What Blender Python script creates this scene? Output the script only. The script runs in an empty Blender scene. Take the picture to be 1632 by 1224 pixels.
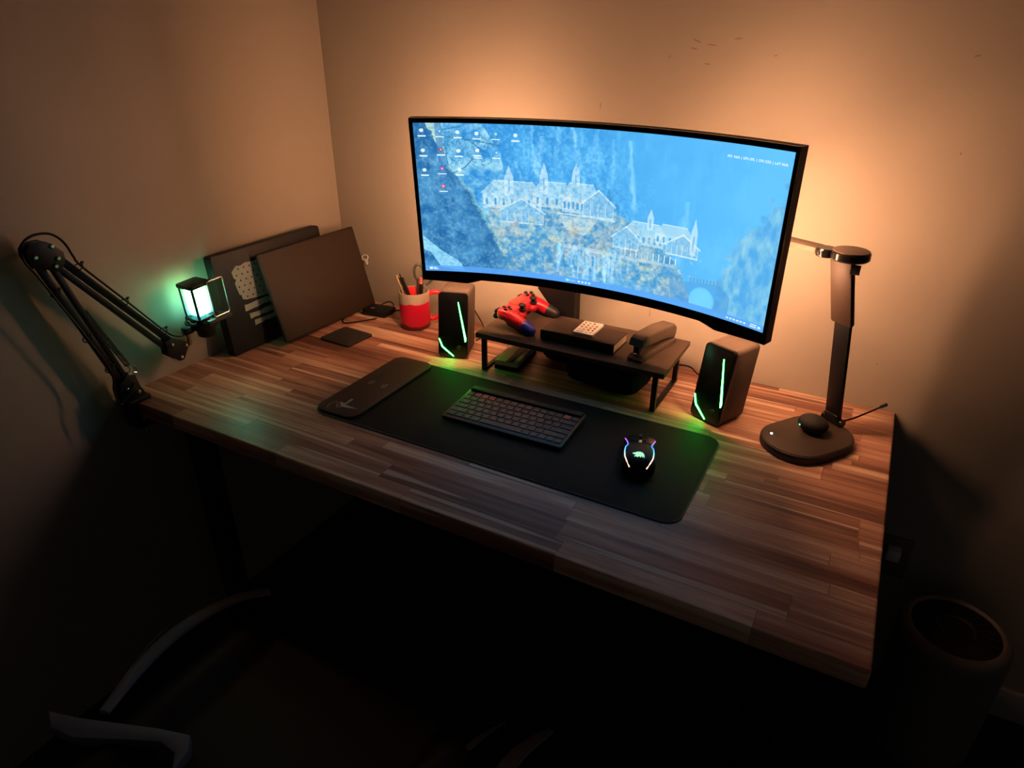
import bpy, bmesh, math, random
import numpy as np
from mathutils import Vector, Matrix
random.seed(7)
SC = bpy.context.scene
COL = SC.collection
PI = math.pi

# ------------------------------------------------------------------ camera
cam = bpy.data.cameras.new('camera')
cam.sensor_width = 36.0
cam.lens = 1080.087 / 1632 * 36.0
cam.clip_start = 0.01
camo = bpy.data.objects.new('camera', cam)
COL.objects.link(camo)
camo.location = (1.4656, -1.57719, 1.49548)
camo.rotation_euler = (1.09792, -0.00446, 0.50205)
SC.camera = camo

# ------------------------------------------------------------------ world, exposure
w = bpy.data.worlds.new('dark_room'); SC.world = w
w.use_nodes = True
w.node_tree.nodes['Background'].inputs[0].default_value = (1.0, 0.90, 0.80, 1)
w.node_tree.nodes['Background'].inputs[1].default_value = 0.027
SC.view_settings.view_transform = 'Standard'
SC.view_settings.look = 'None'
SC.view_settings.gamma = 1
SC.view_settings.exposure = 0
SC.view_settings.use_curve_mapping = False
SC.cycles.caustics_reflective = False
SC.cycles.caustics_refractive = False
BACK_STRENGTH = 215.0      # warm LED strip round the back of the monitor
SCREEN_STRENGTH = 1.3
MIC_STRENGTH = 19.0
STRIP_STRENGTH = 42.0

# ------------------------------------------------------------------ materials
def lin(r, g, b):
    f = lambda c: (c / 255 / 12.92) if c / 255 <= .04045 else ((c / 255 + .055) / 1.055) ** 2.4
    return (f(r), f(g), f(b), 1)

def mat(name, col, rough=.5, metal=0., spec=.5, coat=0., var=.12, scale=60., bump=0., emit=None, es=0., alpha=1., trans=0.):
    m = bpy.data.materials.new(name); m.use_nodes = True
    nt = m.node_tree; b = nt.nodes['Principled BSDF']
    tc = nt.nodes.new('ShaderNodeTexCoord')
    nz = nt.nodes.new('ShaderNodeTexNoise'); nz.inputs['Scale'].default_value = scale; nz.inputs['Detail'].default_value = 4
    nt.links.new(tc.outputs['Object'], nz.inputs['Vector'])
    mr = nt.nodes.new('ShaderNodeMapRange')
    mr.inputs['To Min'].default_value = 1 - var; mr.inputs['To Max'].default_value = 1 + var
    nt.links.new(nz.outputs['Fac'], mr.inputs['Value'])
    vm = nt.nodes.new('ShaderNodeVectorMath'); vm.operation = 'SCALE'
    vm.inputs[0].default_value = col[:3]
    nt.links.new(mr.outputs[0], vm.inputs['Scale'])
    nt.links.new(vm.outputs[0], b.inputs['Base Color'])
    b.inputs['Roughness'].default_value = rough
    b.inputs['Metallic'].default_value = metal
    b.inputs['Specular IOR Level'].default_value = spec
    b.inputs['Coat Weight'].default_value = coat
    b.inputs['Alpha'].default_value = alpha
    b.inputs['Transmission Weight'].default_value = trans
    if bump:
        bp = nt.nodes.new('ShaderNodeBump'); bp.inputs['Strength'].default_value = bump; bp.inputs['Distance'].default_value = .002
        nt.links.new(nz.outputs['Fac'], bp.inputs['Height']); nt.links.new(bp.outputs[0], b.inputs['Normal'])
    if emit:
        b.inputs['Emission Color'].default_value = (*emit[:3], 1); b.inputs['Emission Strength'].default_value = es
    return m

def emission(name, col, s, zramp=None):
    m = bpy.data.materials.new(name); m.use_nodes = True
    nt = m.node_tree; nt.nodes.clear()
    o = nt.nodes.new('ShaderNodeOutputMaterial'); e = nt.nodes.new('ShaderNodeEmission')
    e.inputs[0].default_value = (*col[:3], 1); e.inputs[1].default_value = s
    nt.links.new(e.outputs[0], o.inputs[0])
    if zramp:   # list of (pos, colour) along object Z range (z0, z1) / axis
        ax, a0, a1, stops = zramp
        tc = nt.nodes.new('ShaderNodeTexCoord'); sp = nt.nodes.new('ShaderNodeSeparateXYZ')
        nt.links.new(tc.outputs['Object'], sp.inputs[0])
        mr = nt.nodes.new('ShaderNodeMapRange'); mr.inputs['From Min'].default_value = a0; mr.inputs['From Max'].default_value = a1
        nt.links.new(sp.outputs[ax], mr.inputs['Value'])
        cr = nt.nodes.new('ShaderNodeValToRGB'); nt.links.new(mr.outputs[0], cr.inputs[0])
        el = cr.color_ramp.elements
        while len(el) > 1: el.remove(el[-1])
        el[0].position = stops[0][0]; el[0].color = (*stops[0][1], 1)
        for p, c in stops[1:]:
            k = el.new(p); k.color = (*c, 1)
        nt.links.new(cr.outputs[0], e.inputs[0])
    return m

def wood_mat():
    m = bpy.data.materials.new('butcher_block_wood'); m.use_nodes = True
    nt = m.node_tree; N = nt.nodes.new; Lk = nt.links.new; b = nt.nodes['Principled BSDF']
    def math_(op, a, c=None, v=None):
        n = N('ShaderNodeMath'); n.operation = op
        if isinstance(a, (int, float)): n.inputs[0].default_value = a
        else: Lk(a, n.inputs[0])
        if c is not None:
            if isinstance(c, (int, float)): n.inputs[1].default_value = c
            else: Lk(c, n.inputs[1])
        return n.outputs[0]
    tc = N('ShaderNodeTexCoord'); sp = N('ShaderNodeSeparateXYZ'); Lk(tc.outputs['Object'], sp.inputs[0])
    X, Y, Z = sp.outputs
    # uneven stave widths: warp y before flooring
    wy = N('ShaderNodeTexNoise'); wy.noise_dimensions = '1D'; wy.inputs['Scale'].default_value = 9.0; wy.inputs['Detail'].default_value = 0
    Lk(Y, wy.inputs['W'])
    yw = math_('ADD', Y, math_('MULTIPLY', wy.outputs['Fac'], .09))
    row = math_('FLOOR', math_('DIVIDE', yw, .0335))
    w1 = N('ShaderNodeTexWhiteNoise'); w1.noise_dimensions = '1D'; Lk(row, w1.inputs['W'])
    off = math_('MULTIPLY', w1.outputs['Value'], 7.3)
    ln = math_('ADD', math_('MULTIPLY', w1.outputs['Value'], .28), .24)
    cell = math_('FLOOR', math_('DIVIDE', math_('ADD', X, off), ln))
    cv = N('ShaderNodeCombineXYZ'); Lk(row, cv.inputs[0]); Lk(cell, cv.inputs[1])
    w2 = N('ShaderNodeTexWhiteNoise'); w2.noise_dimensions = '2D'; Lk(cv.outputs[0], w2.inputs['Vector'])
    # grain, shifted per stave
    mp = N('ShaderNodeVectorMath'); mp.operation = 'MULTIPLY'; mp.inputs[1].default_value = (2.6, 52, 52)
    Lk(tc.outputs['Object'], mp.inputs[0])
    ad = N('ShaderNodeVectorMath'); ad.operation = 'ADD'; Lk(mp.outputs[0], ad.inputs[0])
    sc = N('ShaderNodeVectorMath'); sc.operation = 'SCALE'; sc.inputs['Scale'].default_value = 40; Lk(w2.outputs['Color'], sc.inputs[0])
    Lk(sc.outputs[0], ad.inputs[1])
    g1 = N('ShaderNodeTexNoise'); g1.inputs['Scale'].default_value = 1.0; g1.inputs['Detail'].default_value = 5; g1.inputs['Distortion'].default_value = .35
    Lk(ad.outputs[0], g1.inputs['Vector'])
    g2 = N('ShaderNodeTexNoise'); g2.inputs['Scale'].default_value = 7.0; g2.inputs['Detail'].default_value = 3
    Lk(ad.outputs[0], g2.inputs['Vector'])
    t = math_('ADD', math_('MULTIPLY', w2.outputs['Value'], .58), math_('MULTIPLY', g1.outputs['Fac'], 1.15))
    t = math_('ADD', t, math_('MULTIPLY', g2.outputs['Fac'], .38))
    t = math_('SUBTRACT', t, .555)
    cr = N('ShaderNodeValToRGB'); Lk(t, cr.inputs[0]); el = cr.color_ramp.elements
    el[0].position = .08; el[0].color = (.13, .052, .036, 1)
    el[1].position = .95; el[1].color = (.88, .66, .47, 1)
    for p, c in ((.26, (.25, .105, .072)), (.46, (.43, .205, .14)), (.66, (.58, .32, .215)), (.82, (.76, .50, .35))):
        k = el.new(p); k.color = (*c, 1)
    # pale sapwood streaks running along the staves
    m3 = N('ShaderNodeVectorMath'); m3.operation = 'MULTIPLY'; m3.inputs[1].default_value = (.55, 1.15, 1.15); Lk(ad.outputs[0], m3.inputs[0])
    g3 = N('ShaderNodeTexNoise'); g3.inputs['Scale'].default_value = .8; g3.inputs['Detail'].default_value = 1.5; g3.inputs['Distortion'].default_value = .15; Lk(m3.outputs[0], g3.inputs['Vector'])
    sr = N('ShaderNodeMapRange'); sr.interpolation_type = 'SMOOTHSTEP'; sr.inputs['From Min'].default_value = .615; sr.inputs['From Max'].default_value = .66; sr.inputs['To Max'].default_value = .75; Lk(g3.outputs['Fac'], sr.inputs['Value'])
    sx_ = N('ShaderNodeMix'); sx_.data_type = 'RGBA'; Lk(sr.outputs[0], sx_.inputs[0]); Lk(cr.outputs[0], sx_.inputs[6]); sx_.inputs[7].default_value = (.84, .64, .47, 1)
    # dark joint lines
    def seam(v, per, wd):
        f = math_('FRACT', math_('DIVIDE', v, per))
        return math_('LESS_THAN', f, wd)
    j = math_('MAXIMUM', seam(yw, .0335, .03), math_('LESS_THAN', math_('FRACT', math_('DIVIDE', math_('ADD', X, off), ln)), .004))
    mx = N('ShaderNodeMix'); mx.data_type = 'RGBA'; Lk(math_('MULTIPLY', j, .45), mx.inputs[0]); Lk(sx_.outputs[2], mx.inputs[6]); mx.inputs[7].default_value = (.05, .02, .01, 1)
    Lk(mx.outputs[2], b.inputs['Base Color'])
    rg = N('ShaderNodeMapRange'); Lk(g2.outputs['Fac'], rg.inputs[0]); rg.inputs[3].default_value = .38; rg.inputs[4].default_value = .52
    Lk(rg.outputs[0], b.inputs['Roughness'])
    b.inputs['Specular IOR Level'].default_value = .5; b.inputs['Coat Weight'].default_value = .1; b.inputs['Coat Roughness'].default_value = .35
    bp = N('ShaderNodeBump'); bp.inputs['Strength'].default_value = .12; bp.inputs['Distance'].default_value = .001
    Lk(g2.outputs['Fac'], bp.inputs['Height']); Lk(bp.outputs[0], b.inputs['Normal'])
    return m

def wall_mat(name, marks, axis):
    m = bpy.data.materials.new(name); m.use_nodes = True
    nt = m.node_tree; N = nt.nodes.new; Lk = nt.links.new; b = nt.nodes['Principled BSDF']
    tc = N('ShaderNodeTexCoord')
    n1 = N('ShaderNodeTexNoise'); n1.inputs['Scale'].default_value = 3.2; n1.inputs['Detail'].default_value = 6; Lk(tc.outputs['Object'], n1.inputs['Vector'])
    n2 = N('ShaderNodeTexNoise'); n2.inputs['Scale'].default_value = 160; n2.inputs['Detail'].default_value = 2; Lk(tc.outputs['Object'], n2.inputs['Vector'])
    cr = N('ShaderNodeValToRGB'); Lk(n1.outputs['Fac'], cr.inputs[0]); el = cr.color_ramp.elements
    el[0].position = .3; el[0].color = (.345, .305, .255, 1); el[1].position = .72; el[1].color = (.375, .335, .28, 1)
    last = cr.outputs[0]
    sp = N('ShaderNodeSeparateXYZ'); Lk(tc.outputs['Object'], sp.inputs[0])
    U = sp.outputs[axis]; V = sp.outputs[2]
    def M(op, a, c):
        n = N('ShaderNodeMath'); n.operation = op
        for i, q in enumerate((a, c)):
            if isinstance(q, (int, float)): n.inputs[i].default_value = q
            else: Lk(q, n.inputs[i])
        return n.outputs[0]
    for (u, v, ru, rv, ang, col) in marks:     # small scuffs and stains: thin ellipses
        du = M('SUBTRACT', U, u); dv = M('SUBTRACT', V, v); c, s = math.cos(ang), math.sin(ang)
        a = M('DIVIDE', M('ADD', M('MULTIPLY', du, c), M('MULTIPLY', dv, s)), ru)
        bb = M('DIVIDE', M('SUBTRACT', M('MULTIPLY', dv, c), M('MULTIPLY', du, s)), rv)
        d = M('ADD', M('MULTIPLY', a, a), M('MULTIPLY', bb, bb))
        k = M('MULTIPLY', M('LESS_THAN', M('ADD', d, M('MULTIPLY', n2.outputs['Fac'], .8)), 1.25), .55)
        mx = N('ShaderNodeMix'); mx.data_type = 'RGBA'; Lk(k, mx.inputs[0]); Lk(last, mx.inputs[6]); mx.inputs[7].default_value = (*col, 1)
        last = mx.outputs[2]
    Lk(last, b.inputs['Base Color'])
    b.inputs['Roughness'].default_value = .62
    b.inputs['Specular IOR Level'].default_value = .3
    bp = N('ShaderNodeBump'); bp.inputs['Strength'].default_value = .1; bp.inputs['Distance'].default_value = .01
    Lk(n1.outputs['Fac'], bp.inputs['Height']); Lk(bp.outputs[0], b.inputs['Normal'])
    return m

M_ = {}
M_['wood'] = wood_mat()
M_['black'] = mat('matte_black_plastic', (.007, .007, .008), .5, spec=.3)
M_['black_soft'] = mat('soft_black_fabric', (.006, .006, .007), .9, bump=.5, scale=400, spec=.1)
M_['gloss'] = mat('glossy_black_plastic', (.005, .005, .006), .2, spec=.4)
M_['metal_black'] = mat('black_painted_steel', (.006, .006, .007), .42, spec=.3)
M_['darkgrey'] = mat('dark_grey_plastic', (.028, .026, .026), .5, spec=.35)
M_['taupe'] = mat('matte_brown_grey_shell', (.095, .068, .052), .6, spec=.3)
M_['shelf'] = mat('dark_laminate', (.075, .048, .034), .6, var=.2, scale=25, spec=.25)
M_['steel'] = mat('bright_screw_steel', (.7, .7, .7), .28, metal=1)
M_['chrome'] = mat('polished_metal', (.75, .72, .7), .15, metal=1)
M_['bronze'] = mat('copper_metal_rod', (.55, .28, .18), .3, metal=1)
M_['rubber'] = mat('black_rubber', (.01, .01, .01), .7)
M_['cable'] = mat('black_cable_sheath', (.007, .006, .006), .5, spec=.3)
M_['mat'] = mat('mouse_pad_cloth', (.007, .010, .010), .65, bump=.35, scale=900, spec=.22)
M_['brownpad'] = mat('brown_leatherette', (.050, .033, .026), .5, spec=.3, bump=.2, scale=600)
M_['white'] = mat('white_plastic', (.72, .70, .68), .4)
M_['red'] = mat('red_plastic', (.62, .02, .03), .35)
M_['mugred'] = mat('red_glaze', (.75, .02, .045), .3, coat=.2)
M_['cream'] = mat('cream_plastic', (.72, .55, .36), .5)
M_['paper'] = mat('aged_paper', (.75, .65, .50), .8)

# ------------------------------------------------------------------ mesh builder
class B:
    def __init__(s): s.bm = bmesh.new()
    def _add(s, verts, faces, M=None, mi=0):
        vs = [s.bm.verts.new((M @ Vector(v)) if M is not None else v) for v in verts]
        out = []
        for f in faces:
            try:
                fc = s.bm.faces.new([vs[i] for i in f]); fc.material_index = mi; out.append(fc)
            except ValueError: pass
        return vs, out
    def box(s, c, d, bev=0., M=None, seg=2, mi=0):
        t = bmesh.new(); bmesh.ops.create_cube(t, size=1)
        for v in t.verts: v.co = Vector((v.co.x * d[0] + c[0], v.co.y * d[1] + c[1], v.co.z * d[2] + c[2]))
        if bev: bmesh.ops.bevel(t, geom=t.edges[:], offset=min(bev, min(d) * .49), segments=seg, affect='EDGES', profile=.5)
        t.verts.index_update()
        s._add([v.co.copy() for v in t.verts], [[v.index for v in f.verts] for f in t.faces], M, mi); t.free(); return s
    def prism(s, pts, z0, z1, M=None, bev=0., mi=0, seg=2):
        t = bmesh.new(); n = len(pts)
        a = [t.verts.new((p[0], p[1], z0)) for p in pts]; b = [t.verts.new((p[0], p[1], z1)) for p in pts]
        lo = t.faces.new(a[::-1]); hi = t.faces.new(b)
        for i in range(n): t.faces.new((a[i], a[(i + 1) % n], b[(i + 1) % n], b[i]))
        bmesh.ops.recalc_face_normals(t, faces=t.faces[:])
        if bev:
            es = [e for f in (lo, hi) for e in f.edges]
            bmesh.ops.bevel(t, geom=es, offset=bev, segments=seg, affect='EDGES', profile=.5)
        t.verts.index_update()
        s._add([v.co.copy() for v in t.verts], [[v.index for v in f.verts] for f in t.faces], M, mi); t.free(); return s
    def lathe(s, prof, n=40, M=None, mi=0, cap=True):
        vs = []; fs = []
        for r, z in prof:
            for i in range(n): a = 2 * PI * i / n; vs.append((r * math.cos(a), r * math.sin(a), z))
        for j in range(len(prof) - 1):
            for i in range(n):
                k = (i + 1) % n; fs.append((j * n + i, j * n + k, (j + 1) * n + k, (j + 1) * n + i))
        if cap: fs.append(tuple(range(n))[::-1]); fs.append(tuple((len(prof) - 1) * n + i for i in range(n)))
        s._add(vs, fs, M, mi); return s
    def tube(s, pts, r, n=10, closed=False, M=None, mi=0, flat=1.):
        P = [Vector(p) for p in pts]; m = len(P); rs = r if isinstance(r, (list, tuple)) else [r] * m
        vs = []; fs = []; up = None
        for i in range(m):
            if closed: t = P[(i + 1) % m] - P[i - 1]
            else: t = P[min(i + 1, m - 1)] - P[max(i - 1, 0)]
            t.normalize()
            if up is None:
                up = Vector((0, 0, 1)) if abs(t.z) < .9 else Vector((1, 0, 0))
            up = (up - t * up.dot(t)).normalized(); q = t.cross(up)
            for k in range(n):
                a = 2 * PI * k / n; vs.append(P[i] + (up * math.cos(a) * flat + q * math.sin(a)) * rs[i])
        for i in range(m if closed else m - 1):
            j = (i + 1) % m
            for k in range(n):
                l = (k + 1) % n; fs.append((i * n + k, i * n + l, j * n + l, j * n + k))
        if not closed: fs.append(tuple(range(n))[::-1]); fs.append(tuple((m - 1) * n + k for k in range(n)))
        s._add(vs, fs, M, mi); return s
    def bar(s, a, b, wd, th, M=None, bev=.001, mi=0):   # box bar from a to b; th along x
        a, b = Vector(a), Vector(b); d = b - a; L = d.length; d.normalize()
        x = Vector((1, 0, 0)); x = (x - d * x.dot(d)).normalized(); y = d.cross(x)
        R = Matrix((x, y, d)).transposed().to_4x4(); R.translation = a
        return s.box((0, 0, L / 2), (th, wd, L), bev, (M @ R) if M is not None else R, mi=mi)
    def ball(s, c, r, M=None, n=20, mi=0):
        t = bmesh.new(); bmesh.ops.create_uvsphere(t, u_segments=n, v_segments=n // 2, radius=1)
        rr = r if isinstance(r, (tuple, list)) else (r, r, r)
        t.verts.index_update()
        s._add([Vector((v.co.x * rr[0] + c[0], v.co.y * rr[1] + c[1], v.co.z * rr[2] + c[2])) for v in t.verts], [[v.index for v in f.verts] for f in t.faces], M, mi); t.free(); return s
    def done(s, name, m, parent=None, ang=35, smooth=True):
        bmesh.ops.recalc_face_normals(s.bm, faces=s.bm.faces[:])
        me = bpy.data.meshes.new(name); s.bm.to_mesh(me); s.bm.free()
        for q in (m if isinstance(m, (list, tuple)) else [m]): me.materials.append(q)
        if smooth:
            me.polygons.foreach_set('use_smooth', [True] * len(me.polygons))
            me.set_sharp_from_angle(angle=math.radians(ang))
        o = bpy.data.objects.new(name, me); COL.objects.link(o)
        if parent: o.parent = parent
        return o

def rr(wd, h, r, n=6, cx=0, cy=0):
    out = []
    for sx, sy, a0 in ((1, 1, 0), (-1, 1, 90), (-1, -1, 180), (1, -1, 270)):
        for k in range(n + 1):
            a = math.radians(a0 + 90 * k / n)
            out.append((cx + sx * (wd / 2 - r) + r * math.cos(a), cy + sy * (h / 2 - r) + r * math.sin(a)))
    return out
def spline(pts, n=8, closed=False):
    P = [Vector(p) for p in pts]; out = []; m = len(P)
    for i in range(m if closed else m - 1):
        g = (lambda k: P[k % m]) if closed else (lambda k: P[max(0, min(m - 1, k))])
        p0, p1, p2, p3 = g(i - 1), g(i), g(i + 1), g(i + 2)
        for k in range(n):
            t = k / n
            out.append(.5 * ((2 * p1) + (p2 - p0) * t + (2 * p0 - 5 * p1 + 4 * p2 - p3) * t * t + (3 * p1 - p0 - 3 * p2 + p3) * t ** 3))
    if not closed: out.append(P[-1])
    return out
def T(x=0, y=0, z=0, rx=0, ry=0, rz=0):
    return Matrix.Translation((x, y, z)) @ Matrix.Rotation(rz, 4, 'Z') @ Matrix.Rotation(ry, 4, 'Y') @ Matrix.Rotation(rx, 4, 'X')
XP = Matrix(((0, 0, 1, 0), (1, 0, 0, 0), (0, 1, 0, 0), (0, 0, 0, 1)))   # 2-D (a,b) with depth c -> (c, a, b): prisms drawn in the y-z plane
YP = Matrix(((1, 0, 0, 0), (0, 0, 1, 0), (0, 1, 0, 0), (0, 0, 0, 1)))   # (a,b,c) -> (a, c, b): prisms drawn in the x-z plane

def thing(name, label, cat, loc=(0, 0, 0), rz=0, group=None, rot=None):
    o = bpy.data.objects.new(name, None); COL.objects.link(o); o.empty_display_size = .03
    o.location = loc; o.rotation_euler = rot or (0, 0, rz)
    o['label'] = label; o['category'] = cat
    if group: o['group'] = group
    return o
def tag(o, label, cat, group=None):
    o['label'] = label; o['category'] = cat
    if group: o['group'] = group
    return o
def struct(o): o['kind'] = 'structure'; return o

_tc = {}
def text_geo(s):
    if s not in _tc:
        cu = bpy.data.curves.new('glyphs', 'FONT'); cu.body = s; cu.size = 1; cu.align_x = 'CENTER'; cu.align_y = 'CENTER'; cu.resolution_u = 2
        ob = bpy.data.objects.new('glyphs', cu); COL.objects.link(ob)
        bpy.context.view_layer.update()
        me = bpy.data.meshes.new_from_object(ob.evaluated_get(bpy.context.evaluated_depsgraph_get()))
        _tc[s] = ([tuple(v.co) for v in me.vertices], [tuple(p.vertices) for p in me.polygons])
        bpy.data.objects.remove(ob); bpy.data.curves.remove(cu); bpy.data.meshes.remove(me)
    return _tc[s]

DT = .75     # desk top height
DW = 1.586   # desk width
# ================================================================== THE SETTING
struct(B().box((1.5, -1.5, -.03), (3.4, 3.4, .06)).done('floor', mat('dark_carpet', (.035, .033, .032), .9, bump=.8, scale=300), smooth=False))
RM = [(0.986, 1.4604, 0.004, 0.0016, 1.15, (0.2, 0.09, 0.05)), (1.0409, 1.4908, 0.0103, 0.0016, -0.34, (0.2, 0.09, 0.05)), (1.0726, 1.4834, 0.0127, 0.0016, -0.13, (0.2, 0.09, 0.05)), (1.0368, 1.476, 0.009, 0.0016, -0.19, (0.2, 0.09, 0.05)), (1.125, 1.4952, 0.0087, 0.0016, 0.07, (0.2, 0.09, 0.05)), (1.2031, 1.4653, 0.0041, 0.0016, 0.15, (0.2, 0.09, 0.05)), (1.0678, 1.4474, 0.0068, 0.0016, -0.15, (0.2, 0.09, 0.05)), (0.8336, 1.3556, 0.0087, 0.0016, -1.51, (0.2, 0.09, 0.05)), (1.548, 1.4697, 0.006, 0.0016, 0.18, (0.2, 0.09, 0.05)), (1.5657, 1.304, 0.0035, 0.0016, 1.4, (0.2, 0.09, 0.05)), (1.0, 0.8764, 0.0118, 0.0016, -1.54, (0.2, 0.09, 0.05)), (1.2772, 0.8906, 0.0029, 0.0016, -0.07, (0.2, 0.09, 0.05)), (1.5238, 0.8552, 0.002, 0.0016, -0.15, (0.2, 0.09, 0.05))]
struct(B().box((1.5, .05, 1.25), (3.4, .1, 2.5)).done('wall_back', wall_mat('painted_wall_back', RM, 0), smooth=False))
struct(B().box((-.05, -1.55, 1.25), (.1, 3.1, 2.5)).done('wall_left', wall_mat('painted_wall_left', [(-.9, 1.35, .004, .003, 0, (.4, .3, .2)), (-.33, 1.21, .003, .004, 0, (.4, .3, .2))], 1), smooth=False))
struct(B().box((1.5, -1.5, 2.53), (3.4, 3.4, .06)).done('ceiling', mat('ceiling_paint', (.12, .11, .10), .8), smooth=False))
struct(B().box((1.5, -.006, .045), (3.0, .012, .09), .003).done('baseboard_back', mat('painted_baseboard', (.35, .33, .3), .5)))

# ================================================================== DESK
desk = thing('desk', 'long butcher-block desk of brown wood staves in the corner of the room', 'desk', (DW / 2, -.4, 0))
hw = DW / 2
B().box((0, 0, DT - .0175), (DW - .001, .799, .035), .004, seg=3).done('tabletop', M_['wood'], desk)
for sx in (-1, 1):
    for sy in (-1, 1):
        B().box((sx * (hw - .12), sy * .3, .357), (.06, .04, .713), .003).done('leg', M_['metal_black'], desk)
    B().box((sx * (hw - .12), 0, .695), (.05, .56, .036), .003).done('crossbar', M_['metal_black'], desk)
B().box((0, .22, .685), (DW - .3, .03, .05), .003).done('rail', M_['metal_black'], desk)

# ================================================================== MONITOR (curved, on a neck standing behind the riser)
mw, mh, R_ = .797, .334, 1.05
mon = thing('monitor', 'wide curved black monitor showing a blue mountain-valley desktop', 'monitor', (.9222, -.2337, DT))
MM = Matrix.Translation((0, 0, 1.1675 - DT)) @ Matrix.Rotation(.0105, 4, 'Z') @ Matrix.Rotation(.0059, 4, 'Y') @ Matrix.Rotation(.0655, 4, 'X')
def cur(u, v, d):
    th = u / R_
    return MM @ Vector(((R_ + d) * math.sin(th), (R_ + d) * math.cos(th) - R_, v))
def botext(u):
    a = abs(u)
    return float(np.interp(a, [0, .262, .298, .41], [.0205, .0185, .0285, .0225]))
def curved_slab(b, u0, u1, top, bot, d0, d1, nu=96, crown=0.):
    """closed slab following the screen's arc; top/bot are functions of u, d0 front, d1 back"""
    us = [u0 + (u1 - u0) * i / nu for i in range(nu + 1)]; nv = 6; vs = []
    for side in (0, 1):
        for u in us:
            for k in range(nv + 1):
                v = bot(u) + (top(u) - bot(u)) * k / nv
                edge = 1 - max(0., abs(2 * k / nv - 1)) ** 3
                d = d0 if side == 0 else d1 + crown * edge * (1 - abs(2 * (u - u0) / (u1 - u0) - 1) ** 3)
                vs.append(cur(u, v, d))
    idx = lambda s_, i, k: s_ * (nu + 1) * (nv + 1) + i * (nv + 1) + k
    fs = []
    for i in range(nu):
        for k in range(nv):
            fs.append((idx(0, i, k), idx(0, i + 1, k), idx(0, i + 1, k + 1), idx(0, i, k + 1)))
            fs.append((idx(1, i, k), idx(1, i, k + 1), idx(1, i + 1, k + 1), idx(1, i + 1, k)))
        fs.append((idx(0, i, 0), idx(1, i, 0), idx(1, i + 1, 0), idx(0, i + 1, 0)))
        fs.append((idx(0, i, nv), idx(0, i + 1, nv), idx(1, i + 1, nv), idx(1, i, nv)))
    for k in range(nv):
        fs.append((idx(0, 0, k), idx(0, 0, k + 1), idx(1, 0, k + 1), idx(1, 0, k)))
        fs.append((idx(0, nu, k), idx(1, nu, k), idx(1, nu, k + 1), idx(0, nu, k + 1)))
    b._add(vs, fs)
hb = B(); bz = .0085
curved_slab(hb, -mw / 2 - bz, mw / 2 + bz, lambda u: mh / 2 + .0095, lambda u: -mh / 2 - botext(u), .0015, .022, crown=.022)
housing = hb.done('housing', M_['black'], mon, ang=40)
fb = B()   # raised rim round the picture
for (a, b_, t0, t1) in ((-mw / 2 - bz, mw / 2 + bz, mh / 2 + .0015, mh / 2 + .010),):
    curved_slab(fb, a, b_, lambda u: t1, lambda u: t0, -.002, .004)
curved_slab(fb, -mw / 2 - bz, mw / 2 + bz, lambda u: -mh / 2 - .0015, lambda u: -mh / 2 - botext(u), -.002, .004)
curved_slab(fb, -mw / 2 - bz, -mw / 2 - .0015, lambda u: mh / 2 + .010, lambda u: -mh / 2 - .01, -.002, .004, nu=2)
curved_slab(fb, mw / 2 + .0015, mw / 2 + bz, lambda u: mh / 2 + .010, lambda u: -mh / 2 - .01, -.002, .004, nu=2)
fb.done('bezel', M_['gloss'], mon, ang=40)
nk = B()   # neck: tapered arm coming down and back behind the shelf
back = Vector((0, .045, 0))
nk.box((0, .05, .415), (.12, .03, .12), .008)
def wedge(b, a, bpts, y0a, y1a, y0b, y1b):
    pass
neck_top = [(-.075, .33), (.035, .33)]
vs = []
for (x0, x1, y0, y1, z) in ((-.075, .035, .045, .075, .40), (-.09, .015, .085, .115, .27), (-.135, -.09, .165, .20, .16), (-.152, -.107, .176, .214, .09), (-.152, -.107, .176, .214, .006)):
    vs += [(x0, y0, z), (x1, y0, z), (x1, y1, z), (x0, y1, z)]
# upper part widens towards the screen: left edge slants, right edge is plumb
sec = [(-.090, .040, .040, .070, .44), (-.125, .0, .085, .115, .30), (-.205, -.100, .165, .200, .165), (-.152, -.105, .178, .214, .092), (-.152, -.105, .178, .214, .006)]
vs = []
for (x0, x1, y0, y1, z) in sec: vs += [(x0, y0, z), (x1, y0, z), (x1, y1, z), (x0, y1, z)]
fs = [(0, 1, 2, 3), tuple(len(vs) - 4 + k for k in range(4))]
for j in range(len(sec) - 1):
    for k in range(4): fs.append((j * 4 + k, j * 4 + (k + 1) % 4, j * 4 + 4 + (k + 1) % 4, j * 4 + 4 + k))
nk._add(vs, fs)
nk.done('neck', M_['black'], mon, ang=30)
B().prism(rr(.20, .05, .012, cx=-.128, cy=.198), 0, .008, bev=.002).done('base', M_['black'], mon)

bl = B()   # warm strip light stuck round the back of the panel
def back_band(u0, u1, v0, v1, nu):
    curved_slab(bl, u0, u1, lambda u: v1, lambda u: v0, .030, .0345, nu=nu)
back_band(-.387, .387, .108, .116, 24); back_band(-.387, .387, -.144, -.136, 24)
back_band(-.396, -.387, -.144, .116, 1); back_band(.387, .396, -.144, .116, 1)
bl.done('backlight_strip', emission('warm_backlight', (1.0, .465, .235), BACK_STRENGTH), mon, smooth=False)

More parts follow.
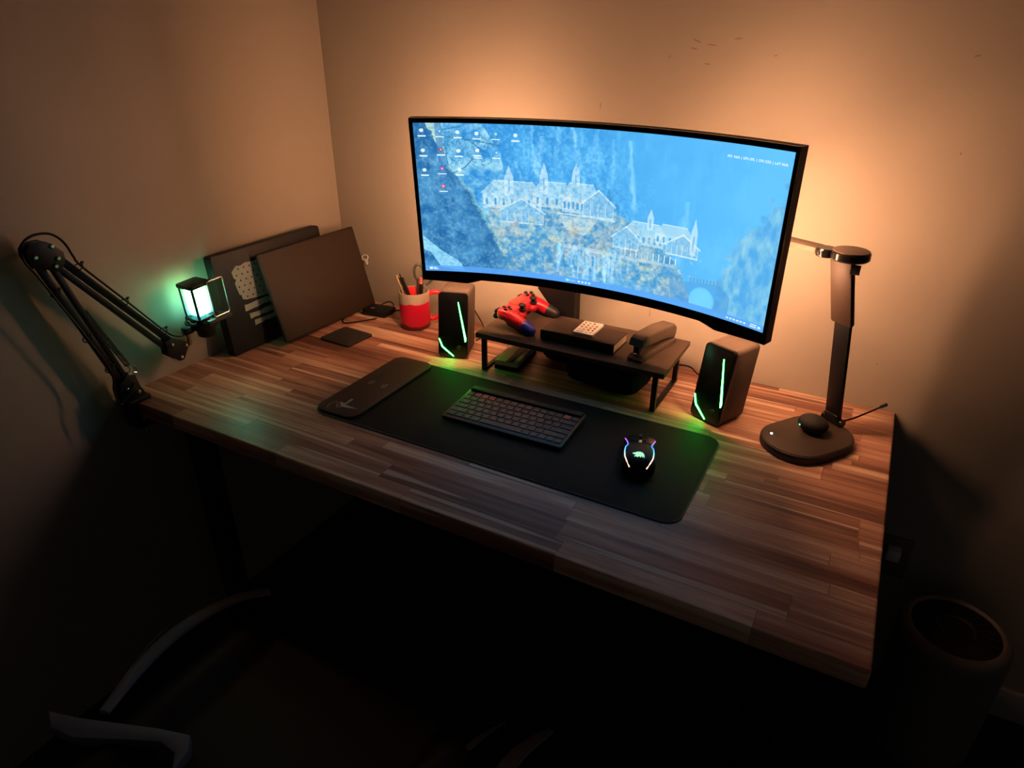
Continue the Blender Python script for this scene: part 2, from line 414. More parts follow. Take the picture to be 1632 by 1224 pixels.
# ---- the picture on the screen, painted on a dense grid
GW, GH = 760, 320
yy, xx = np.mgrid[0:GH, 0:GW]; U = (xx + .5) / GW; V = (yy + .5) / GH; ASP = mw / mh
rng = np.random.RandomState(5)
def vnoise(x, y, seed):
    xi = np.floor(x).astype(int); yi = np.floor(y).astype(int); fx = x - xi; fy = y - yi
    fx = fx * fx * (3 - 2 * fx); fy = fy * fy * (3 - 2 * fy)
    def h(a, b):
        n = (a * 374761393 + b * 668265263 + seed * 974711) & 0xffffffff
        n = ((n ^ (n >> 13)) * 1274126177) & 0xffffffff
        return ((n ^ (n >> 16)) & 0xffff) / 65535.
    return (h(xi, yi) * (1 - fx) + h(xi + 1, yi) * fx) * (1 - fy) + (h(xi, yi + 1) * (1 - fx) + h(xi + 1, yi + 1) * fx) * fy
def fbm(sx, sy, seed, o=5):
    r = 0; a = .5; t = 0
    for k in range(o):
        r = r + a * vnoise(U * sx * 2 ** k + 31.7 * k, V * sy * 2 ** k + 17.3 * k, seed + k); t += a; a *= .55
    return r / t
img = np.zeros((GH, GW, 3))
def C3(*c): return np.array(c, float)
def blend(m, c):
    global img
    m = np.clip(m, 0, 1)[..., None]; img = img * (1 - m) + (c if isinstance(c, np.ndarray) and c.ndim == 3 else C3(*c)) * m
def poly(pts, soft=0):
    x, y = U, V; ins = np.zeros(U.shape, bool); n = len(pts)
    for i in range(n):
        x0, y0 = pts[i]; x1, y1 = pts[(i + 1) % n]
        if y0 == y1: continue
        c = ((y0 > y) != (y1 > y)) & (x < (x1 - x0) * (y - y0) / (y1 - y0) + x0); ins ^= c
    return ins.astype(float)
def seg(x0, y0, x1, y1, wd):
    ax, ay = (U - x0) * ASP, V - y0; bx, by = (x1 - x0) * ASP, y1 - y0
    t = np.clip((ax * bx + ay * by) / max(bx * bx + by * by, 1e-9), 0, 1)
    return (np.hypot(ax - t * bx, ay - t * by) < wd).astype(float)
def mixc(a, b, t): return C3(*a) * (1 - t[..., None]) + C3(*b) * t[..., None]
n1 = fbm(6, 3, 1); n2 = fbm(26, 5, 2); n3 = fbm(30, 16, 3); n4 = fbm(70, 36, 4, 4)
img = mixc((46, 132, 200), (92, 180, 234), np.clip(U * 1.15 - .1 + (n1 - .5) * .5, 0, 1))
st = np.clip((n2 - .42) * 3.2, 0, 1) * np.clip((U - .22) * 8, 0, 1) * np.clip((.66 - U) * 6, 0, 1) * np.clip((.62 - V) * 4, 0, 1)
blend(st * .55, (130, 214, 250)); blend(np.clip((.42 - n2) * 3, 0, 1) * .45 * np.clip((.62 - U) * 5, 0, 1), (40, 128, 196))
def wseg(u0, v0, u1, v1, wd, sd, amp=.005):     # ragged vertical fall of water
    j_ = (vnoise(V * 22 + sd, V * 0 + sd, 40 + sd) - .5) * amp + (vnoise(V * 70 + sd, V * 0, 50 + sd) - .5) * amp * .4
    t = np.clip((V - v0) / (v1 - v0), 0, 1); c = u0 + (u1 - u0) * t + j_
    d = np.abs(U - c) * ASP; wl = wd * (.6 + .9 * t) * (.6 + .8 * vnoise(V * 30 + sd * 3, V * 0 + 2, 61))
    return np.clip(1.25 - d / (wl * 1.7), 0, 1) * (.45 + .55 * vnoise(U * 240, V * 18, 77 + sd)) * ((V > v0) & (V < v1)) * np.clip((v1 - V) * 12, 0, 1)
for k_, (u0, v0, u1, v1, wd, op) in enumerate(((.325, .0, .345, .36, .010, .55), (.355, .06, .345, .33, .016, .5), (.44, .0, .47, .30, .012, .5), (.47, .28, .482, .42, .010, .6), (.595, .05, .62, .5, .010, .6), (.505, .0, .51, .22, .014, .35), (.28, .22, .325, .5, .010, .4), (.76, .35, .745, .8, .02, .35), (.55, .05, .56, .35, .012, .3), (.40, .0, .395, .3, .016, .3))):
    blend(wseg(u0, v0, u1, v1, wd, k_ + 1) * op, (172, 230, 255))
# pale sunlit slope left of centre
pl_ = poly([(.07, 0), (.19, 0), (.24, .18), (.26, .45), (.30, .62), (.25, .9), (.1, .35)])
blend(pl_ * np.clip(.35 + (n3 - .45) * 2.4, 0, 1) * .8, (160, 212, 226))
blend(poly([(.02, 0), (.075, 0), (.085, .2), (.06, .12)]) * .8, (190, 214, 190))
# leafy hillside across the middle
hill = poly([(.17, .72), (.21, .52), (.30, .45), (.42, .46), (.50, .42), (.60, .52), (.70, .62), (.76, .78), (.80, .97), (.2, .97)])
hillc = mixc((70, 134, 180), (204, 206, 180), np.clip((n4 - .36) * 2.6, 0, 1))
hillc = hillc * (1 - (n3 > .56)[..., None] * .35) + C3(196, 172, 160) * (n3 > .56)[..., None] * .35
blend(hill * .8, hillc)
blend(hill * np.clip((.46 - n3) * 5, 0, 1) * .55, (70, 150, 205))
# mist and water below
blend(np.clip((V - .80) * 4, 0, 1) * np.clip((U - .25) * 6, 0, 1) * .5 * np.clip((.8 - U) * 5, 0, 1), (96, 176, 235))
for k in range(26):
    u = .40 + .18 * rng.rand(); v = .72 + .08 * rng.rand()
    blend(seg(u, v, u + .006 * rng.randn(), v + .12 + .08 * rng.rand(), .004 + .008 * rng.rand()) * .38, (168, 226, 255))
# left dark cliff
cx_ = np.interp(V, [0, .12, .3, .42, .6, .75, .88, 1], [.03, .06, .10, .145, .19, .225, .25, .262]) + (fbm(20, 26, 9) - .5) * .03
cl = (U < cx_).astype(float)
blend(cl * .92, mixc((32, 92, 146), (86, 150, 192), np.clip((fbm(34, 18, 11) - .3) * 1.9, 0, 1)))
blend(((np.abs(U - cx_) < .006) & (V > .15)).astype(float) * .45, (150, 190, 180))
blend(poly([(.058, 0), (.078, 0), (.085, .3), (.10, .6), (.085, .6), (.066, .3)]) * .7, (58, 120, 176))      # pine trunk
for k in range(150):   # twigs and needles
    u = .085 + .15 * rng.rand() ** 1.3; v = .05 + .2 * rng.rand(); a = rng.rand() * 6.28; l = .012 + .02 * rng.rand()
    blend(seg(u, v, u + l * math.cos(a) / ASP, v + l * math.sin(a), .0028) * .5, (48, 112, 150))
for (a, b_, c, d) in ((.08, .08, .15, .1), (.15, .1, .2, .18), (.08, .34, .14, .27), (.14, .27, .16, .22), (.08, .04, .13, .02), (.15, .1, .24, .13)):
    blend(seg(a, b_, c, d, .004) * .7, (44, 104, 148))
blend(poly([(.0, .74), (.05, .84), (.11, .93), (.12, .99), (.05, .97), (.02, .86), (0, .84)]) * .8, (150, 214, 236))
# dark conifers
for (u, v, h) in ((.255, .93, .14), (.335, .9, .1), (.38, .88, .13), (.42, .9, .1), (.30, .97, .08), (.455, .87, .09), (.315, .62, .06), (.545, .42, .07), (.57, .48, .06), (.64, .9, .09), (.69, .93, .08), (.53, .93, .05)):
    for q in range(7):
        t = q / 6.; blend(poly([(u, v - h + t * h * .75), (u - (.004 + t * .011), v - h * .82 + t * h * .8), (u + (.004 + t * .011), v - h * .82 + t * h * .8)]) * .6, (52, 128, 180))
# plain pale village houses
def house(u, v, wd, h, roof=(170, 206, 220), wall=(206, 224, 226), nwin=4):
    blend(poly([(u, v), (u + wd, v), (u + wd, v - h), (u, v - h)]) * .62, wall)
    blend(poly([(u - .008, v - h), (u + wd * .2, v - h * 1.9), (u + wd * .86, v - h * 1.9), (u + wd + .008, v - h)]) * .72, roof)
    blend(seg(u + wd * .2, v - h * 1.9, u + wd * .86, v - h * 1.9, .003) * .6, (216, 232, 236))
    for k in range(nwin):
        a = u + wd * (k + .5) / nwin; blend(seg(a, v - h * .3, a, v - h * .62, .008) * .85, (64, 140, 196))
def gable(u, v, wd, h, nwin=3):
    blend(poly([(u, v), (u + wd, v), (u + wd, v - h), (u + wd / 2, v - h * 2), (u, v - h)]) * .92, (120, 178, 214))
    blend(seg(u - .006, v - h * .9, u + wd / 2, v - h * 2, .005) * .75 + seg(u + wd + .006, v - h * .9, u + wd / 2, v - h * 2, .005) * .75 + seg(u, v, u + wd, v, .005) * .75, (205, 224, 228))
    for k in range(nwin + 1):
        a = u + wd * k / nwin; blend(seg(a, v, a, v - h, .003) * .6, (200, 222, 228))
def steeple(u, v, wd, h):
    blend(poly([(u - wd, v), (u + wd, v), (u + wd, v - h * .6), (u, v - h), (u - wd, v - h * .6)]) * .7, (196, 220, 230))
    blend(seg(u, v - h * .15, u, v - h * .5, .006) * .8, (110, 170, 208))
house(.185, .53, .17, .095, nwin=7); house(.33, .50, .11, .085, nwin=4); steeple(.262, .44, .013, .19); steeple(.362, .42, .012, .20); steeple(.452, .36, .011, .15)
gable(.235, .62, .125, .08, 6); house(.415, .52, .10, .10, nwin=8); gable(.475, .53, .085, .085, 4)
blend(poly([(.41, .545), (.52, .545), (.48, .66), (.425, .63)]) * .75, (192, 206, 204)); blend(seg(.40, .53, .565, .54, .006) * .7, (214, 226, 224))
house(.595, .66, .11, .075, nwin=7); house(.68, .63, .10, .065, nwin=6); gable(.565, .70, .07, .07, 4); gable(.715, .68, .085, .065, 6); steeple(.786, .66, .009, .22); steeple(.665, .56, .009, .13)
for k in range(34):      # rounded autumn trees among the houses
    u = .19 + .50 * rng.rand(); v = .58 + .16 * rng.rand() + (.1 if u > .5 else 0); r_ = .016 + .02 * rng.rand()
    m_ = np.clip(1.4 - np.hypot((U - u) * ASP, V - v) / r_, 0, 1) * np.clip((n4 - .36) * 4, 0, 1)
    blend(m_ * .65, ((206, 196, 150), (196, 170, 158), (120, 160, 150), (214, 210, 186))[k % 4])
# low garden wall
for k in range(0):
    a = .44 + .034 * k; v = .66 + .008 * k
    d = np.hypot((U - a) * ASP, V - v)
    blend(((d < .042) & (d > .031) & (V < v)).astype(float) * .9, (214, 228, 228)); blend(seg(a - .015, v, a - .015, v + .07, .004), (206, 222, 226))
blend(poly([(.42, .73), (.60, .75), (.74, .745), (.74, .765), (.60, .775), (.42, .755)]) * .55, (188, 210, 218))
for k in range(9):
    a = .435 + .022 * k; blend(seg(a, .765, a + .001, .86, .008) * .6, (160, 192, 210))
for k in range(10):
    a = .60 + .016 * k; blend(seg(a, .70, a, .745, .003) * .9, (214, 228, 230))
vill = poly([(.18, .38), (.46, .33), (.56, .48), (.62, .56), (.82, .60), (.80, .8), (.2, .66)])
blend(vill * np.clip((n4 - .47) * 4, 0, 1) * .38, (96, 168, 214)); blend(vill * np.clip((.42 - fbm(90, 44, 23, 3)) * 5, 0, 1) * .4, (206, 212, 200))
tx = fbm(150, 66, 31, 3); lim = np.clip((.60 + (n1 - .5) * .2 + V * .22 - U) * 7, 0, 1) * (V < .958)
blend(np.clip((n2 - .5) * 4, 0, 1) * (U > .55) * (U < .9) * .16, (120, 208, 246))
blend(lim * np.clip((tx - .52) * 5, 0, 1) * .20, (190, 226, 240)); blend(lim * np.clip((.47 - tx) * 5, 0, 1) * .28, (44, 120, 184))
# right cliff and little footbridge
rc = np.interp(V, [0, .22, .4, .6, .8, 1], [1.02, .985, .93, .88, .85, .84]) + (fbm(22, 26, 15) - .5) * .09
blend(np.clip((U - rc) * 60, 0, 1) * .7, mixc((70, 146, 204), (150, 196, 206), np.clip((fbm(60, 14, 17) - .3) * 2, 0, 1)))
blend(poly([(.70, .80), (.74, .77), (.80, .80), (.82, .97), (.66, .97)]) * .0, (0, 0, 0))
d = np.hypot((U - .825) * ASP, (V - .93) * .95); br = poly([(.73, .845), (.87, .80), (.90, .86), (.90, .97), (.74, .97)])
blend(br * (d > .085) * .55, (74, 144, 202)); blend(np.clip((.088 - d) * 60, 0, 1) * (V < .97) * .55, (120, 204, 244))
for k in range(9): blend(seg(.79 + .009 * k, .825 - .002 * k, .79 + .009 * k, .80 - .002 * k, .0045), (90, 150, 196))
# taskbar
blend((V > .958) * .85, (84, 152, 226))
for k in range(4): blend(seg(.468 + .0105 * k, .980, .4705 + .0105 * k, .980, .006), (190, 225, 255))
blend(seg(.432, .979, .436, .979, .008), (120, 225, 245)); blend(seg(.442, .979, .458, .981, .0035) * .6, (170, 210, 250))
blend(seg(.016, .979, .020, .979, .008), (210, 235, 255)); blend(seg(.026, .974, .034, .974, .003) + seg(.026, .985, .038, .985, .003), (190, 225, 250))
for k in range(6): blend(seg(.90 + .0095 * k, .980, .9025 + .0095 * k, .980, .005), (200, 226, 250))
blend(seg(.965, .972, .98, .972, .003) + seg(.964, .985, .98, .985, .003) + seg(.987, .979, .989, .979, .007), (205, 230, 250))
# desktop icons with caption lines
ICON = [(.022, .045, (205, 225, 235)), (.022, .17, (215, 232, 240)), (.022, .295, (210, 235, 230)), (.072, .05, (50, 140, 220)), (.072, .165, (170, 60, 60)),
        (.072, .285, (200, 70, 130)), (.072, .40, (215, 80, 70)), (.122, .055, (225, 225, 225)), (.122, .17, (235, 238, 240)), (.122, .29, (225, 238, 245)),
        (.175, .06, (235, 235, 240)), (.175, .165, (240, 240, 240)), (.228, .06, (80, 180, 190)), (.228, .175, (60, 150, 230)), (.283, .065, (215, 230, 240))]
for (u, v, c) in ICON:
    blend(seg(u - .001, v, u + .001, v, .0115) * .85, c); blend(seg(u, v, u + .001, v, .005) * .7, (235, 240, 245))
    blend(seg(u - .010, v + .034, u + .010, v + .034, .0042) * .85, (225, 238, 245))
    if u == .175 and v > .1: blend(seg(u - .009, v + .048, u + .011, v + .048, .0038) * .85, (225, 238, 245))
img = np.clip(img, 0, 255) / 255.
img = np.where(img <= .04045, img / 12.92, ((img + .055) / 1.055) ** 2.4)
verts = np.empty(((GH + 1) * (GW + 1), 3)); k = 0
th = (np.linspace(-mw / 2, mw / 2, GW + 1)) / R_; vv = np.linspace(mh / 2, -mh / 2, GH + 1)
TH, VV = np.meshgrid(th, vv)
loc_ = np.stack([(R_ - .0004) * np.sin(TH), (R_ - .0004) * np.cos(TH) - R_, VV, np.ones_like(TH)], -1).reshape(-1, 4)
verts = (loc_ @ np.array(MM).T)[:, :3]
ii = (np.arange(GH)[:, None] * (GW + 1) + np.arange(GW)[None]).ravel()
faces = np.stack([ii + GW + 1, ii + GW + 2, ii + 1, ii], 1)
me = bpy.data.meshes.new('screen')
me.vertices.add(len(verts)); me.vertices.foreach_set('co', verts.astype(np.float32).ravel())
me.loops.add(len(faces) * 4); me.loops.foreach_set('vertex_index', faces.astype(np.int32).ravel())
me.polygons.add(len(faces)); me.polygons.foreach_set('loop_start', np.arange(0, len(faces) * 4, 4, dtype=np.int32))
try: me.polygons.foreach_set('loop_total', np.full(len(faces), 4, dtype=np.int32))
except Exception: pass
me.update(calc_edges=True)
at = me.color_attributes.new('picture', 'FLOAT_COLOR', 'CORNER')
cc = np.ones((GH * GW, 4, 4), np.float32); cc[..., :3] = img.reshape(-1, 1, 3)
at.data.foreach_set('color', cc.ravel())
sm = bpy.data.materials.new('lit_display'); sm.use_nodes = True; nt = sm.node_tree; nt.nodes.clear()
o_ = nt.nodes.new('ShaderNodeOutputMaterial'); e_ = nt.nodes.new('ShaderNodeEmission'); a_ = nt.nodes.new('ShaderNodeAttribute'); a_.attribute_name = 'picture'
nt.links.new(a_.outputs['Color'], e_.inputs[0]); e_.inputs[1].default_value = SCREEN_STRENGTH; nt.links.new(e_.outputs[0], o_.inputs[0])
me.materials.append(sm)
scr = bpy.data.objects.new('screen', me); COL.objects.link(scr); scr.parent = mon
tb = B()   # status read-out, top right of the desktop
def screen_text(s, u, v, size):
    vs_, fs_ = text_geo(s)
    tb._add([cur(u + x * size, v + y * size, -.0012) for x, y, z in vs_], fs_)
for s_, u_ in (('FPS', .279), ('N/A', .2925), ('|', .3015), ('GPU', .3105), ('0%', .3225), ('|', .3305), ('CPU', .3395), ('33%', .3525), ('|', .3615), ('LAT', .3705), ('N/A', .3835)):
    screen_text(s_, u_, .1445, .0068 if s_ in ('N/A', '0%', '33%') else .0062)
tb.done('status_text', emission('white_pixels', (.9, .97, 1), 1.3), scr, smooth=False)

# ================================================================== DESK LAMP
AX = math.atan2(.819, .574)          # long axis of the base
lamp = thing('desk_lamp', 'tall black desk lamp with folding arm, unlit, at the right end of the desk', 'lamp', (1.427, -.236, DT))
LR = Matrix.Rotation(AX, 4, 'Z')
B().prism(rr(.196, .142, .068, 12), .0, .018, M=LR, bev=.003).done('base', M_['darkgrey'], lamp)
B().prism(rr(.19, .136, .066, 12), .0181, .0192, M=LR, bev=.0004).done('charging_top', mat('dark_brushed_top', (.055, .038, .030), .5, spec=.3), lamp)
B().lathe([(.0022, .0192), (.0022, .0205), (.0008, .0212)], 12, M=Matrix.Translation((-.066, -.03, 0))).done('indicator_light', emission('white_led', (.85, .9, 1), 9), lamp)
B().box((-.045, -.052, .0195), (.03, .0006, .0004), 0, M=Matrix.Rotation(-.4, 4, 'Z')).done('touch_line', M_['taupe'], lamp)
pb = Vector((.039, .083, .02)); fw = Vector((-.574, -.819, 0))
def LP(s, z, a=0): return pb + fw * s + Vector((.819, -.574, 0)) * a + Vector((0, 0, z - .02))
def lamp_bar(b, s0, z0, s1, z1, wd, th, bev=.003):
    a = LP(s0, z0); c = LP(s1, z1); d = (c - a); L = d.length; d.normalize(); x = Vector((.819, -.574, 0)); y = d.cross(x)
    R = Matrix((x, y, d)).transposed().to_4x4(); R.translation = a
    b.box((0, 0, L / 2), (wd, th, L), bev, R); return b
hg = B(); a = LP(0, .026, -.024); c = LP(0, .026, .024); hg.tube([a, c], .0095, 16)
lamp_bar(hg, 0, .02, .006, .045, .034, .016)
hg.done('hinge', M_['gloss'], lamp)
lamp_bar(B(), .002, .03, .044, .268, .037, .009).done('pole', M_['metal_black'], lamp)
lamp_bar(B(), .0445, .252, .087, .386, .049, .013, .005).done('upper_arm', mat('dark_bronze_sleeve', (.042, .027, .020), .5, spec=.25), lamp)
j = LP(.088, .395)
jm = Matrix.Translation(j)
jb = B()
for cx, cy, r in ((.012, .004, .034),):
    jb.lathe([(r - .003, -.009), (r, -.006), (r, .005), (r - .002, .007)], 40, M=jm @ Matrix.Translation((cx, cy, 0)))
jb.lathe([(.017, -.009), (.019, -.006), (.019, .004), (.017, .0065)], 30, M=jm @ Matrix.Translation((-.030, .010, 0)))
jb.box((-.018, .008, -.0015), (.05, .03, .014), .004, M=jm)
jb.done('swivel_joint', M_['gloss'], lamp)
B().lathe([(.0315, .0071), (.0315, .0085), (.0305, .009)], 40, M=jm @ Matrix.Translation((.012, .004, 0))).done('joint_cap', M_['taupe'], lamp)
kb = B(); kb.lathe([(.009, -.008), (.009, .008)], 20, M=Matrix.Translation(LP(.08, .372, .026)) @ Matrix.Rotation(PI / 2, 4, 'Y')); kb.done('side_knob', M_['metal_black'], lamp)
bd = Vector((-.90, .436, 0)); bd.normalize(); bn = Vector((bd.y * 1, -bd.x, 0))     # bn points to the wall
if bn.y < 0: bn = -bn
st0 = j + bd * .045; en = j + bd * .36
ROLL = 0.   # panel faces straight down
hx = (bn * math.cos(ROLL - PI / 2 + PI / 2 * 0) )
face = (bn * math.sin(ROLL) + Vector((0, 0, -1)) * math.cos(ROLL)).normalized()   # direction the LEDs face
wdv = face.cross(bd).normalized()
Rb = Matrix((wdv, face, bd)).transposed().to_4x4(); Rb.translation = st0
L_ = (en - st0).length
B().box((0, 0, L_ / 2), (.036, .010, L_), .003, Rb).done('light_bar', M_['taupe'], lamp)
B().box((0, .0052, L_ / 2 + .008), (.024, .0014, L_ - .05), 0, Rb).done('led_panel', mat('unlit_diffuser', (.5, .48, .44), .4), lamp, smooth=False)

# ================================================================== SPEAKERS
strip_m = emission('green_led_strip', (.026, 1, .07), STRIP_STRENGTH)
def speaker(label, loc, rz):
    o = thing('speaker', label, 'speaker', loc, rz, 'pair of speakers beside the monitor')
    Tm = Matrix(((1, 0, 0, 0), (0, 1, .146, 0), (0, 0, 1, 0), (0, 0, 0, 1)))      # face leans back over a level bottom
    body = B(); body.prism(rr(.078, .168, .010, 6, cx=.039, cy=.087), .006, .082, M=Tm @ YP, bev=.002)
    body.done('cabinet', M_['taupe'], o)
    f = B(); f.prism(rr(.0775, .1675, .0095, 6, cx=.039, cy=.087), -.001, .008, M=Tm @ YP, bev=.0015)
    fo = f.done('front_panel', M_['gloss'], o)
    def strip(pts, r0):
        s_ = B()
        for i in range(len(pts) - 1):
            (xa, za, wa), (xb, zb, wb) = pts[i], pts[i + 1]
            d_ = Vector((xb - xa, zb - za)); d_.normalize(); nx, nz = -d_.y, d_.x
            q = [(xa + nx * wa, za + nz * wa), (xa - nx * wa, za - nz * wa), (xb - nx * wb, zb - nz * wb), (xb + nx * wb, zb + nz * wb)]
            s_.prism(q, -.0022, .001, M=Tm @ YP)
        return s_.done('light_strip', strip_m, fo, smooth=False)
    strip([(.0525, .1485, .0008), (.0722, .054, .0022), (.0722, .047, .0012)], .001)
    strip([(.0027, .0515, .0009), (.0112, .0303, .0015), (.0415, .0065, .0009)], .001)
    kn = B(); kn.lathe([(.0055, 0), (.0055, .003), (.0045, .0042)], 24, M=Tm @ T(.056, -.001, .031, rx=PI / 2)); kn.done('volume_knob', M_['darkgrey'], o)
    ft = B(); ft.box((.039, .045, .003), (.06, .06, .006), .002); ft.done('foot', M_['rubber'], o)
    return o
speaker('speaker with green light strips beside the red mug, left of the monitor', (.5255, -.2574, DT), math.atan2(.323, .947))
speaker('speaker with green light strips between the shelf riser and the desk lamp', (1.1825, -.2344, DT), math.atan2(-.42, .907))
def cable(name, pts, r, label, cat='cable', group=None, n=8, m='cable', parent=None):
    o = B().tube(spline(pts, n), r, 8).done(name, M_[m], parent)
    return tag(o, label, cat, group) if not parent else o
cable('speaker_cable', [(.585, -.165, .775), (.58, -.13, .772), (.545, -.06, .768), (.50, -.022, .786), (.48, -.012, .80)], .0018, 'thin black cable rising behind the left speaker')
cable('speaker_cable', [(1.255, -.155, .775), (1.20, -.10, .772), (1.155, -.07, .772), (1.125, -.045, .775), (1.07, -.035, .765), (1.0, -.03, .756)], .002, 'black cable running behind the riser to the right speaker')

# ================================================================== RISER SHELF
ris = thing('monitor_riser', 'low dark shelf riser on black metal frame legs under the monitor', 'shelf', (.887, -.167, DT))
B().box((0, 0, .0935), (.477, .207, .013), .0015).done('board', M_['shelf'], ris)
for sx in (-1, 1):
    fr = B(); x = sx * .2185
    for y in (-.094, .075): fr.box((x, y, .0435), (.012, .005 if 0 else .010, .087), .001)
    fr.box((x, -.0095, .0035), (.012, .17, .007), .001); fr.box((x, -.0095, .0845), (.012, .17, .005), .001)
    fr.done('leg_frame', M_['metal_black'], ris)
RT = DT + .1   # top of the riser
# book
bk = thing('notebook', 'thick black clothbound notebook lying flat on the riser', 'book', (.900, -.186, RT), -.02)
B().box((0, 0, .0235), (.188, .088, .003), .001).done('cover', mat('warm_lit_book_cloth', (.045, .031, .024), .6, spec=.25), bk)  # top browner than the black back cover: warm light put into its colour
bc = B(); bc.box((0, 0, .0015), (.188, .088, .003), .001); bc.box((0, -.0425, .0125), (.188, .003, .025), .001); bc.done('back_cover', M_['black'], bk)
B().box((.002, .001, .0125), (.180, .082, .0185), .0005).done('pages', M_['paper'], bk)
# remote
rm = thing('remote_control', 'small white remote with coloured buttons lying on the black notebook', 'remote control', (.908, -.178, RT + .0255), .02)
B().prism(rr(.050, .077, .003), 0, .0065, bev=.001).done('body', M_['white'], rm)
cols = [(.6, .1, .08), (.1, .35, .15), (.15, .2, .25), (.75, .75, .78), (.65, .2, .12), (.2, .4, .2), (.2, .25, .3), (.55, .3, .3), (.7, .35, .2), (.15, .15, .18), (.25, .1, .12), (.6, .2, .25)]
bm_c = [mat('remote_button_colour', c, .5) for c in cols]
for i in range(4):
    for q in range(5):
        b_ = B(); b_.lathe([(.0028, .0065), (.0028, .0078), (.002, .0083)], 12, M=Matrix.Translation((-.0165 + .011 * i, -.028 + .0135 * q, 0)))
        b_.done('button', bm_c[(i * 5 + q * 3 + (q == 0) * 3) % 12] if q else bm_c[3], rm)
# stapler
stp = thing('stapler', 'brown-black stapler with raised jaw at the right end of the riser', 'stapler', (1.0615, -.165, RT), -.20)
s_ = B(); s_.prism([(-.075, 0), (.085, 0), (.087, .008), (.075, .014), (-.068, .012), (-.077, .006)], -.019, .019, M=XP, bev=.002); s_.done('base', M_['taupe'], stp)
s_ = B(); s_.prism([(-.066, .028), (.07, .012), (.078, .022), (.074, .03), (-.064, .038)], -.009, .009, M=XP, bev=.001); s_.done('magazine', M_['metal_black'], stp)
s_ = B(); s_.prism([(-.079, .038), (-.068, .033), (.03, .025), (.074, .014), (.082, .024), (.082, .040), (.072, .050), (.02, .058), (-.05, .059), (-.07, .053)], -.019, .019, M=XP, bev=.005, seg=3); s_.done('handle', M_['taupe'], stp)
s_ = B(); s_.box((0, -.066, .030), (.014, .012, .024), .001); s_.done('staple_head', M_['metal_black'], stp)
s_ = B(); s_.prism(rr(.016, .012, .004, cy=-.062), .0135, .0148, bev=.0004); s_.done('anvil', M_['chrome'], stp)
# game controller
gc = thing('game_controller', 'red game controller with blue and black grip ends on the riser', 'game controller', (.714, -.150, RT + .0360), rot=(.0, .0, 0))
gc.rotation_euler = (0, 0, PI / 2)
# local frame: +y = top edge (away from the player); x = width
def blob(name, parts, m, parent, vox=.0026, it=6):
    b = B()
    for p in parts:
        if p[0] == 'b': b.ball(p[1], p[2], n=20)
        elif p[0] == 'c':
            a, c, ra, rc = p[1:]; pts = [Vector(a).lerp(Vector(c), t / 8) for t in range(9)]; b.tube(pts, [ra + (rc - ra) * t / 8 for t in range(9)], 16); b.ball(a, ra); b.ball(c, rc)
        else: b.box(p[1], p[2], p[3], M=p[4] if len(p) > 4 else None)
    o = b.done(name, m, parent)
    md = o.modifiers.new('merge', 'REMESH'); md.mode = 'VOXEL'; md.voxel_size = vox; md.use_smooth_shade = True
    ms = o.modifiers.new('soften', 'SMOOTH'); ms.iterations = it; ms.factor = .6
    return o
red2 = mat('red_controller_shell', (.55, .012, .032), .33, coat=.1)
grips = []
parts = [('x', (0, .008, 0), (.112, .050, .030), .012), ('x', (-.055, .010, .0), (.046, .052, .032), .014), ('x', (.055, .010, .0), (.046, .052, .032), .014)]
for sx in (-1, 1):
    parts += [('c', (sx * .060, .000, -.002), (sx * .066, -.052, -.014), .0185, .0155), ('b', (sx * .029, -.012, -.003), (.0165, .0165, .014))]
shell = blob('shell', parts, red2, gc)
for sx, m_ in ((-1, mat('blue_grip_end', (.01, .025, .32), .4)), (1, mat('black_grip_end', (.015, .015, .02), .45))):
    t = blob('grip_end', [('c', (sx * .0655, -.046, -.0125), (sx * .0675, -.062, -.0165), .0168, .0145)], m_, gc, .002, 3)
    und = B()
    tr = B(); tr.box((sx * .058, .037, .002), (.026, .010, .010), .004); tr.box((sx * .058, .038, -.012), (.024, .014, .014), .006); tr.done('shoulder_button', M_['black'], gc)
u_ = blob('underside', [('x', (0, .004, -.010), (.106, .044, .016), .007), ('c', (-.059, -.004, -.012), (-.064, -.046, -.020), .0150, .012), ('c', (.059, -.004, -.012), (.064, -.046, -.020), .0150, .012)], M_['black'], gc)
st_ = M_['black']
for sx in (-1, 1):
    k_ = B(); Mk = Matrix.Translation((sx * .029, -.013, .010))
    k_.lathe([(.0115, 0), (.0118, .003), (.005, .0035), (.0048, .010), (.0095, .011), (.0100, .014), (.0085, .0148), (.006, .0135)], 28, M=Mk); k_.done('thumbstick', st_, gc)
k_ = B(); k_.prism(rr(.054, .026, .004, cx=0, cy=.015), .0145, .0165, bev=.0006); k_.done('touchpad', mat('dull_red_touchpad', (.30, .03, .03), .4), gc)
for i in range(4):
    a = i * PI / 2
    k_ = B(); k_.lathe([(.0048, .0145), (.0048, .0188), (.004, .0195)], 16, M=Matrix.Translation((.0585 + .0105 * math.cos(a), .012 + .0105 * math.sin(a), 0))); k_.done('face_button', M_['black'], gc)
    k_ = B(); k_.prism([(.003, 0), (.0068, .0037), (.0125, .0037), (.0125, -.0037), (.0068, -.0037)], .0145, .0182, M=Matrix.Translation((-.0585, .012, 0)) @ Matrix.Rotation(a, 4, 'Z'), bev=.0006); k_.done('direction_button', M_['black'], gc)
gc.rotation_euler = (math.radians(8), 0, PI / 2)

